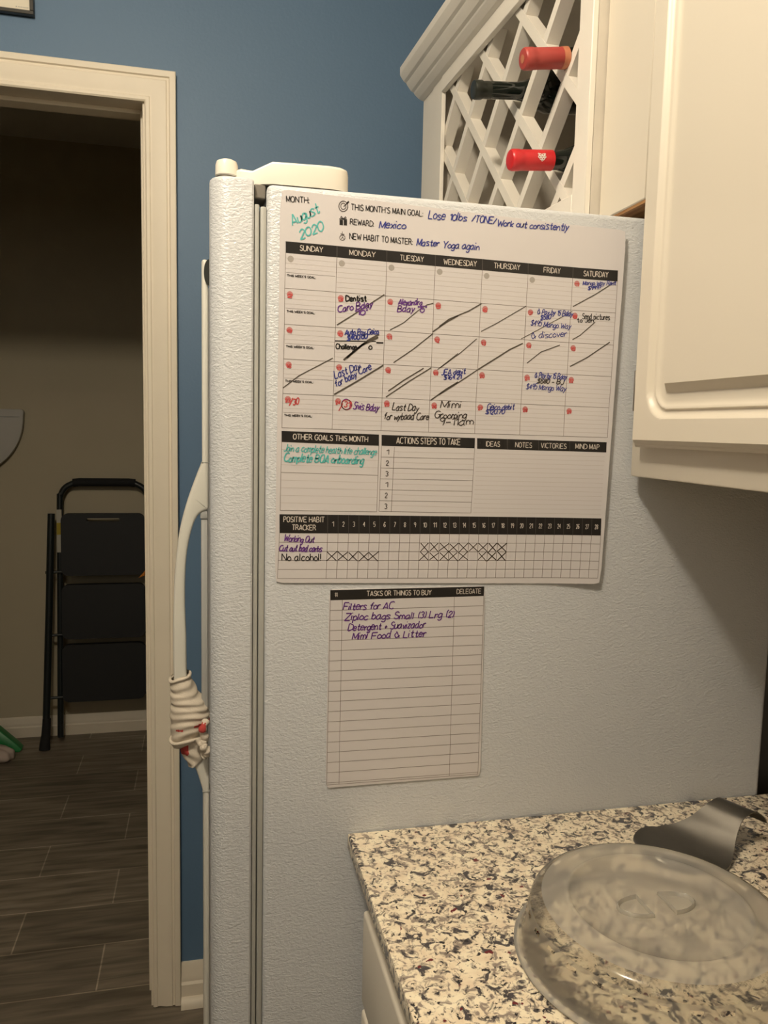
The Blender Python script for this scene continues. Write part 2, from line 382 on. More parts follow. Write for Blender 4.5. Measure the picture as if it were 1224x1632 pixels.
# ------------------------------------------------------------------ dish towel tied on the handle
def make_towel():
    tw = thing('dish_towel', 'cream dish towel with red print wrapped and knotted round the refrigerator handle', 'towel', (-.086, .365, .84))
    keys = [(.990, -.0985, .0125, .0165), (.986, -.0985, .0142, .0180), (.972, -.0955, .0172, .0205), (.957, -.0915, .0208, .0235), (.944, -.0875, .0250, .026), (.930, -.0845, .0282, .028), (.916, -.0842, .0280, .028), (.905, -.0868, .0250, .026), (.895, -.0890, .0225, .024), (.886, -.0905, .0195, .0215), (.882, -.0905, .0120, .014)]
    ks = catmull(keys, 9); bm = bmesh.new(); seg = 56; rings = []
    for i, (z, cx_, rx, ry) in enumerate(ks):
        ring = []
        for k in range(seg):
            a = 2*math.pi*k/seg
            tw_ = z*1000/4.6+1.9*math.cos(a-.4)+.9*math.sin(2*a+z*70)
            fold = .0019*(abs(math.sin(tw_*.60))**.55-.5)+.0012*math.sin(z*1000/2.1+2.6*math.sin(a+z*55))*(.4+.6*math.cos(a+1.2)**2)
            zz = z+.004*math.cos(a-math.pi)*-1+.0015*math.sin(3*a)
            ring.append(bm.verts.new((cx_+(rx+fold)*math.cos(a), .365+(ry+fold)*math.sin(a), zz)))
        rings.append(ring)
    for i in range(len(rings)-1):
        for k in range(seg): bm.faces.new((rings[i][k], rings[i][(k+1) % seg], rings[i+1][(k+1) % seg], rings[i+1][k]))
    for f in bm.faces:
        c = f.calc_center_median()
        if abs(c.z-(.9165+.10*(c.x+.085))) < .0022 and c.x > -.078: f.material_index = 1
        if abs(c.z-.9115-.08*(c.x+.1)) < .0018 and -.104 < c.x < -.094: f.material_index = 1
    fix(bm); obj('wrap', bm, ['towel', 'towel_red'], tw, 80)
    # rolled top hem and a rolled lower hem
    for z0, cx_, rx, ry, r in ((.987, -.0985, .0150, .0188, .0022), (.893, -.0893, .0238, .0252, .0026)):
        bm = bmesh.new()
        add_tube(bm, [(cx_+rx*math.cos(a), .365+ry*math.sin(a), z0+.0045*math.cos(a)+.001*math.sin(3*a)) for a in [2*math.pi*k/40 for k in range(41)]], r, 8)
        fix(bm); obj('hem', bm, 'towel', tw, 80)
    # knot: twisted bulges beside the door
    bm = bmesh.new()
    P_ = catmull([(-.0600, 0.337, .926), (-.0640, 0.330, .921), (-.0660, 0.332, .910), (-.0610, 0.335, .899), (-.0680, 0.331, .893), (-.0720, 0.335, .900)], 6)
    add_tube(bm, P_, [.0052+.0012*math.sin(i*.9) for i in range(len(P_))], 12)
    P_ = catmull([(-.0700, 0.337, .896), (-.0640, 0.329, .889), (-.0590, 0.331, .883), (-.0600, 0.335, .876), (-.0640, 0.337, .872)], 6)
    add_tube(bm, P_, [.0058+.0014*math.sin(i*1.1+1) for i in range(len(P_))], 12)
    for f in bm.faces:
        c = f.calc_center_median()
        if .913 < c.z < .926 and c.x < -.0605: f.material_index = 1
    fix(bm); obj('knot', bm, ['towel', 'towel_red'], tw, 80)
    # hanging tail
    bm = bmesh.new(); rings = []
    tk = catmull([(.892, -.0820, .0150, .018), (.880, -.0810, .0175, .019), (.868, -.0775, .0160, .019), (.856, -.0750, .0125, .018), (.8495, -.0790, .0070, .0165), (.8480, -.0795, .002, .010)], 6)
    for i, (z, cx_, rx, ry) in enumerate(tk):
        ring = []
        for k in range(40):
            a = 2*math.pi*k/40; fold = .0011*math.sin(5*a+z*300)
            ring.append(bm.verts.new((cx_+(rx+fold)*math.cos(a), .365+(ry+fold)*math.sin(a), z+.40*rx*math.cos(a))))
        rings.append(ring)
    for i in range(len(rings)-1):
        for k in range(40): bm.faces.new((rings[i][k], rings[i][(k+1) % 40], rings[i+1][(k+1) % 40], rings[i+1][k]))
    for f in bm.faces:
        c = f.calc_center_median()
        if c.x < -.0865 and .868 < c.z < .888: f.material_index = 1
    fix(bm); obj('tail', bm, ['towel', 'towel_red'], tw, 80)
make_towel()

# ------------------------------------------------------------------ paper sheets with printing and handwriting
GLY = {'A': '003860 1252', 'B': '0008 ~0838563404 ~0434623000', 'C': '~67481704114061', 'D': '0008 ~082866622000', 'E': '60000868 0454', 'F': '000868 0454',
 'G': '~67481704114062 626444', 'H': '0008 6068 0464', 'I': '1018', 'J': '~48422001', 'K': '0008 580450', 'L': '080050', 'M': '0008316860', 'N': '00086068',
 'O': '~381704113051645738', 'P': '0008 ~0838563404', 'Q': '~381704113051645738 4260', 'R': '0008 ~0838563404 3460', 'S': '~573817153453513001', 'T': '0868 3038',
 'U': '~080220406268', 'V': '083068', 'W': '0820466088', 'X': '0068 0860', 'Y': '083468 3430', 'Z': '08680060',
 '0': '~28060220424628', '1': '062820', '2': '~06284634 340040', '3': '~07284624 ~24422001', '4': '30380343', '5': '480804 ~0435422001', '6': '~4728040220422402',
 '7': '084810', '8': '~280624422002244628', '9': '~462406284630', "'": '1816', '.': '0001', '-': '0343', '/': '0048', ':': '0001 0405', '#': '1018 3038 0343 0646', '+': '0343 2125',
 '(': '~28161220', ')': '~08161200', '$': '~573817153453513001 393a', '!': '0802 0001', '"': '0806 1816', '?': '~0728462422 2021', '&': '~60271827042030 0 ~30526 3'.replace(' 0 ~', ' ~').replace('6 3', '63'), ',': '010a', '=': '0343 0545',
 'a': '~45250301204243 ~45415 0'.replace('5 0', '50'), 'b': '0800 ~032543422001', 'c': '~442503012041', 'd': '~442503012042 ~484150', 'e': '~0343351503012041', 'f': '~482620 0545',
 'g': '~442503012042 ~45414b2c0b', 'h': '0800 ~03254340', 'i': '0500 0708', 'j': '~25201c0b 2728', 'k': '0800 450240', 'l': '0800', 'm': '0500 ~03153330 ~33456360', 'n': '0500 ~03254340',
 'o': '~25030120414325', 'p': '050c ~032543422001', 'q': '~442503012042 454c', 'r': '0500 ~032534', 's': '~442504412000', 't': '~28213041 0545', 'u': '~0501204245 4540', 'v': '052045',
 'w': '0510345065', 'x': '0045 0540', 'y': '0520 450c', 'z': '05450040'}
def glyph(ch):
    out = []; wd = 0
    for s in GLY.get(ch, '').split():
        smooth = s[0] == '~'; s = s.lstrip('~'); pts = []
        for i in range(0, len(s)-1, 2):
            y = s[i+1]; pts.append((float(s[i]), float('abc'.index(y)*-1-1) if y in 'abc' else float(y)))
        wd = max(wd, 1.0, max(p[0] for p in pts))
        out.append(catmull(pts, 4) if smooth else pts)
    return out, (wd if ch != ' ' else 2.2)
INK = ['paper', 'ink_print', 'ink_grey', 'ink_faint', 'ink_white', 'ink_circle_grey', 'ink_circle_pink', 'ink_red', 'ink_blue', 'ink_purple', 'ink_teal', 'ink_black', 'ink_smear', 'ink_line', 'paper_edge']
CODE = {'k': 1, 'd': 13, 'f': 3, 'w': 4, 'c': 5, 'p': 6, 'r': 7, 'b': 8, 'u': 9, 't': 10, 'n': 11, 'm': 12, 'g': 2, 'i': 2}
for nm, c in (('paper', (.63, .60, .60)), ('ink_print', (.014, .012, .011)), ('ink_grey', (.10, .085, .08)), ('ink_faint', (.47, .42, .385)), ('ink_white', (.62, .56, .50)), ('ink_circle_grey', (.37, .34, .31)),
              ('ink_circle_pink', (.50, .20, .19)), ('ink_red', (.55, .07, .07)), ('ink_blue', (.035, .045, .26)), ('ink_purple', (.13, .035, .24)), ('ink_teal', (.10, .46, .44)), ('ink_black', (.045, .035, .03)), ('ink_smear', (.085, .07, .055)), ('ink_line', (.20, .17, .15)), ('paper_edge', (.72, .66, .61))):
    M[nm] = mat(nm, c+(1,), .30 if nm.startswith('paper') else .4, var=.01)
def make_sheet(name, corners, text, lines, dots, bars, lift, parent=None, base=.0012):
    E4 = 1e-4; rnd = random.Random(5)
    bm = bmesh.new()
    def V(x, z, lay): return (x, -base-lift(x)-lay*.00006, z)
    # paper: rounded quad on a bent grid with real thickness
    (ax, az), (bx, bz), (cx_, cz_), (dx, dz) = [(a*E4, b*E4) for a, b in corners]
    nu, nv = 48, 20; g = []; R_ = .0035
    for j in range(nv+1):
        row = []
        for i in range(nu+1):
            s = i/nu; t = j/nv
            inset = 0
            tt = min(t, 1-t)
            x0 = ax+(dx-ax)*t; x1 = bx+(cx_-bx)*t; z0 = az+(dz-az)*t; z1 = bz+(cz_-bz)*t
            row.append((x0+(x1-x0)*s, z0+(z1-z0)*s))
        g.append(row)
    H = abs(az-dz); Wd = abs(bx-ax)
    fr_ = []
    for back in (0, 1):
        vv = []
        for j in range(nv+1):
            vr = []
            for i in range(nu+1):
                x, z = g[j][i]
                if i in (0, nu) and j in (0, nv): x += (.0016 if i == 0 else -.0016); z += (-.0016 if j == 0 else .0016)
                p = V(x, z, 0); vr.append(bm.verts.new((p[0], p[1]+(.0009 if back else 0), p[2])))
            vv.append(vr)
        fr_.append(vv)
        for j in range(nv):
            for i in range(nu):
                q = (vv[j][i], vv[j][i+1], vv[j+1][i+1], vv[j+1][i]); bm.faces.new(q[::-1] if not back else q)
    F0, B0 = fr_
    loop = [(0, i) for i in range(nu)]+[(j, nu) for j in range(nv)]+[(nv, i) for i in range(nu, 0, -1)]+[(j, 0) for j in range(nv, 0, -1)]
    for k in range(len(loop)):
        a = loop[k]; b = loop[(k+1) % len(loop)]
        bm.faces.new((F0[a[0]][a[1]], F0[b[0]][b[1]], B0[b[0]][b[1]], B0[a[0]][a[1]])).material_index = 14
    def ribbon(pts, wd, mi, lay):
        q = [pts[0]]
        for p in pts[1:]:
            if math.hypot(p[0]-q[-1][0], p[1]-q[-1][1]) > 1e-5: q.append(p)
        for i in range(1, len(q)-1):
            a, m_, e_ = q[i-1], q[i], q[i+1]
            d_ = ((m_[0]-a[0])*(e_[0]-m_[0])+(m_[1]-a[1])*(e_[1]-m_[1]))/(math.hypot(m_[0]-a[0], m_[1]-a[1])*math.hypot(e_[0]-m_[0], e_[1]-m_[1])+1e-12)
            if d_ < .5:
                ribbon(q[:i+1], wd, mi, lay); ribbon(q[i:], wd, mi, lay+.2); return
        if len(q) < 2: q.append((q[0][0]+wd*.5, q[0][1]))
        fine = [q[0]]
        for a, b in zip(q, q[1:]):
            n_ = max(1, int(math.hypot(b[0]-a[0], b[1]-a[1])/.012))
            for k in range(1, n_+1): fine.append((a[0]+(b[0]-a[0])*k/n_, a[1]+(b[1]-a[1])*k/n_))
        q = fine; L_ = []
        for i, p in enumerate(q):
            a = q[max(i-1, 0)]; b = q[min(i+1, len(q)-1)]
            tx, tz = b[0]-a[0], b[1]-a[1]; l = math.hypot(tx, tz) or 1e-9; nx, nz = -tz/l*wd/2, tx/l*wd/2
            L_.append((bm.verts.new(V(p[0]+nx, p[1]+nz, lay)), bm.verts.new(V(p[0]-nx, p[1]-nz, lay))))
        for a, b in zip(L_, L_[1:]): bm.faces.new((a[0], a[1], b[1], b[0])).material_index = mi
    def poly(pts, mi, lay): bm.faces.new([bm.verts.new(V(x, z, lay)) for x, z in pts]).material_index = mi
    for i_, p in bars:
        p = [(a*E4, b*E4) for a, b in p]; n_ = 24; mi = CODE[i_]
        for k in range(n_):
            s0, s1 = k/n_, (k+1)/n_; L2 = lambda a, b, s: (a[0]+(b[0]-a[0])*s, a[1]+(b[1]-a[1])*s)
            poly([L2(p[0], p[1], s0), L2(p[3], p[2], s0), L2(p[3], p[2], s1), L2(p[0], p[1], s1)], mi, 2)
    for i_, x, z, r in dots:
        poly([(x*E4+r*E4*math.cos(2*math.pi*k/20), z*E4+r*E4*math.sin(2*math.pi*k/20)) for k in range(20)], CODE[i_], 2)
    order = {'f': 1, 'd': 1.5, 'g': 3, 'i': 3, 'k': 3}
    for i_, w_, p in lines: ribbon([(a*E4, b*E4) for a, b in p], w_*E4, CODE[i_], order.get(i_, 4.5))
    for s, x0, z0, x1, z1, h, i_, w_ in text:
        hand = i_ in 'butnr' and not (i_ == 'r' and h < 37); gl = []; cur = 0
        for ch in s:
            g_, wd = glyph(ch); gl.append((g_, cur)); cur += wd+(1.5 if not hand else 1.1)
        cur = max(cur-1.3, 1); dxx, dzz = (x1-x0)*E4, (z1-z0)*E4; L_ = math.hypot(dxx, dzz); ux, uz = dxx/L_, dzz/L_
        sx = L_/cur; sy = h*E4/8; sh = .22 if hand else 0
        for g_, off in gl:
            jy = rnd.uniform(-.5, .5) if hand else 0; js = rnd.uniform(.88, 1.12) if hand else 1
            for st in g_:
                pts = []
                for a, b in st:
                    if hand: a += rnd.uniform(-.12, .12); b += rnd.uniform(-.15, .15)
                    u_ = (off+a)*sx+sh*b*sy*js; v_ = (b*js+jy)*sy
                    pts.append((x0*E4+ux*u_-uz*v_, z0*E4+uz*u_+ux*v_))
                ribbon(pts, w_*E4, CODE[i_], 5)
    return obj(name, bm, INK, parent, None)
PLANNER_CORNERS = [(132,16055),(3970,15930),(3879,11927),(105,12020)]
SHEET_CORNERS = [(692,11931),(2469,11930),(2500,9692),(683,9693)]
PLANNER_TEXT = [
("THIS WEEK'S GOAL:",207,15200,504,15196,20,'k',5),
("THIS WEEK'S GOAL:",205,14842,501,14838,20,'k',5),
("THIS WEEK'S GOAL:",202,14487,498,14483,20,'k',5),
("THIS WEEK'S GOAL:",197,14134,493,14130,20,'k',5),
("THIS WEEK'S GOAL:",190,13781,486,13778,20,'k',5),
('1',3393,15293,3443,15292,36,'r',9),
('2',213,14990,263,14989,36,'r',9),
('3',742,14982,792,14982,36,'r',9),
('4',1271,14975,1322,14974,36,'r',9),
('5',1800,14967,1851,14966,36,'r',9),
('6',2330,14959,2380,14958,36,'r',9),
('7',2859,14951,2909,14950,36,'r',9),
('8',3388,14943,3438,14943,36,'r',9),
('9',212,14631,262,14630,36,'r',9),
('10',740,14624,791,14623,36,'r',9),
('11',1269,14617,1319,14616,36,'r',9),
('12',1798,14609,1848,14609,36,'r',9),
('13',2326,14602,2376,14602,36,'r',9),
('14',2855,14595,2905,14594,36,'r',9),
('15',3383,14588,3434,14587,36,'r',9),
('16',207,14279,257,14278,36,'r',9),
('17',735,14272,786,14271,36,'r',9),
('18',1264,14265,1314,14264,36,'r',9),
('19',1792,14258,1843,14257,36,'r',9),
('20',2321,14251,2371,14250,36,'r',9),
('21',2849,14244,2900,14243,36,'r',9),
('22',3378,14237,3428,14236,36,'r',9),
('23',201,13925,251,13925,36,'r',9),
('24',729,13919,780,13919,36,'r',9),
('25',1258,13913,1308,13912,36,'r',9),
('26',1786,13907,1836,13906,36,'r',9),
('27',2314,13901,2365,13900,36,'r',9),
('28',2843,13895,2893,13894,36,'r',9),
('29',3371,13888,3421,13888,36,'r',9),
('SUNDAY',334,15466,572,15463,52,'w',7),
('MONDAY',850,15456,1125,15452,53,'w',7),
('TUESDAY',1392,15442,1648,15440,53,'w',7),
('WEDNESDAY',1872,15431,2241,15433,55,'w',7),
('THURSDAY',2439,15429,2739,15428,55,'w',7),
('FRIDAY',3019,15420,3215,15420,56,'w',7),
('SATURDAY',3490,15409,3780,15410,57,'w',7),
('MONTH:',193,15935,428,15940,57,'k',8),
("THIS MONTH'S MAIN GOAL:",858,15911,1631,15904,58,'k',8),
('REWARD:',851,15765,1104,15761,55,'k',8),
('NEW HABIT TO MASTER:',847,15618,1525,15608,59,'k',8),
('August',258,15704,534,15855,94,'t',13),
('2020',341,15578,576,15683,91,'t',13),
('Lose',1685,15887,1863,15889,88,'b',11),
('10lbs',1919,15892,2107,15893,74,'b',11),
('/TONE/',2168,15894,2436,15886,71,'b',11),
('Work out consistently',2455,15874,3282,15881,72,'b',11),
('Mexico',1157,15753,1438,15762,77,'b',11),
('Master',1567,15605,1809,15613,66,'b',11),
('Yoga again',1852,15600,2257,15606,71,'b',11),
('Dentist',820,14987,1041,14999,56,'k',14),
('Caro Bday',736,14872,1105,14940,69,'u',12),
('"10"',921,14843,1044,14862,53,'u',12),
('Alexandra',1382,14979,1643,14993,60,'u',11),
('Bday "15"',1372,14911,1680,14918,64,'u',11),
('Auto Pay Geico',815,14639,1172,14665,53,'b',11),
('$400.00',836,14586,1052,14615,47,'b',13),
('Challenge',723,14494,944,14495,53,'k',12),
('o',1076,14504,1109,14506,64,'k',12),
('Last Day',720,14183,989,14297,71,'b',11),
('for baby Care',729,14096,1105,14302,64,'b',11),
('JEA debit',1879,14266,2151,14284,56,'b',10),
('$164.21',1905,14217,2104,14230,46,'b',10),
('Sivis Bday',914,13876,1190,13859,71,'u',11),
('31',815,13890,877,13891,58,'r',11),
('/30',247,13898,335,13908,63,'r',12),
('Last Day',1342,13872,1632,13868,75,'n',10),
('for wybaad Care',1251,13771,1747,13783,72,'n',10),
('Mimi',1882,13914,2114,13920,77,'n',10),
('Grooming',1815,13802,2175,13806,71,'n',10),
('9-11am',1874,13718,2259,13741,78,'n',10),
('Geico debit',2415,13907,2733,13915,61,'b',10),
('$120.70',2397,13860,2618,13865,50,'b',10),
('Mango Way Rent',3486,15311,3872,15330,43,'b',8),
('$999?',3547,15261,3701,15276,42,'b',10),
('& Pay by 15 Bday',2962,14970,3381,14966,57,'b',9),
('$580',3000,14912,3122,14922,49,'b',10),
('$495 Mango Way',2886,14842,3365,14826,57,'b',8),
('& discover',2902,14697,3320,14743,64,'b',8),
('Send pictures',3499,14943,3826,14945,61,'k',8),
('to Jen',3439,14905,3633,14910,46,'k',8),
('& Pay by 15 Bday',2961,14278,3344,14268,58,'b',9),
('$580 - BJ',2993,14216,3307,14212,54,'n',11),
('$495 Mango Way',2863,14148,3341,14140,58,'b',8),
('OTHER GOALS THIS MONTH',285,13544,1084,13529,55,'w',8),
('Join a complete health life challenge',187,13417,1175,13391,71,'t',10),
('Complete BQA onboarding',188,13308,1034,13295,81,'t',14),
('ACTIONS STEPS TO TAKE',1400,13519,2122,13514,66,'w',8),
('1',1290,13398,1319,13397,53,'i',8),
('2',1289,13281,1318,13281,53,'i',8),
('3',1287,13164,1316,13164,53,'i',8),
('1',1286,13047,1315,13046,53,'i',8),
('2',1284,12929,1313,12929,54,'i',8),
('3',1283,12811,1312,12811,54,'i',8),
('IDEAS',2418,13505,2582,13504,54,'w',7),
('NOTES',2767,13501,2964,13497,55,'w',7),
('VICTORIES',3076,13499,3380,13493,55,'w',7),
('MIND MAP',3492,13497,3779,13491,55,'w',7),
('POSITIVE HABIT',193,12672,627,12667,56,'w',8),
('TRACKER',283,12587,537,12581,55,'w',8),
('1',710,12620,730,12620,52,'w',6),
('2',824,12619,844,12619,52,'w',6),
('3',938,12617,958,12617,52,'w',6),
('4',1051,12615,1071,12615,52,'w',6),
('5',1165,12614,1185,12614,52,'w',6),
('6',1279,12612,1299,12612,52,'w',6),
('7',1393,12610,1413,12610,52,'w',6),
('8',1507,12609,1527,12609,52,'w',6),
('9',1621,12607,1641,12607,52,'w',6),
('10',1726,12605,1763,12605,52,'w',6),
('11',1840,12604,1877,12604,52,'w',6),
('12',1954,12602,1991,12602,52,'w',6),
('13',2067,12600,2105,12600,52,'w',6),
('14',2181,12599,2219,12599,52,'w',6),
('15',2295,12597,2333,12597,52,'w',6),
('16',2409,12595,2447,12595,52,'w',6),
('17',2523,12594,2560,12594,52,'w',6),
('18',2637,12592,2674,12592,52,'w',6),
('19',2751,12590,2788,12590,52,'w',6),
('20',2864,12589,2902,12589,52,'w',6),
('21',2978,12587,3016,12587,52,'w',6),
('22',3092,12585,3130,12585,52,'w',6),
('23',3206,12584,3244,12584,52,'w',6),
('24',3320,12582,3357,12582,52,'w',6),
('25',3434,12580,3471,12580,52,'w',6),
('26',3548,12579,3585,12579,52,'w',6),
('27',3662,12577,3699,12577,52,'w',6),
('28',3775,12575,3813,12575,52,'w',6),
('Working Out',195,12467,514,12447,66,'u',11),
('Cut out bad carbs',147,12361,598,12347,66,'u',12),
('No alcohol!',177,12258,600,12251,76,'k',10),
]
SHEET_TEXT = [
('#',754,11851,788,11853,47,'w',7),
('TASKS OR THINGS TO BUY',1106,11852,1840,11846,54,'w',8),
('DELEGATE',2137,11849,2425,11848,52,'w',7),
('Filters for AC',844,11704,1403,11700,75,'u',12),
('Ziploc bags Small (3) Lrg (2)',863,11589,2100,11579,78,'u',12),
('Detergent + Suavizador',903,11467,1775,11474,79,'u',12),
('Mimi Food & Litter',952,11371,1783,11373,79,'u',12),
]
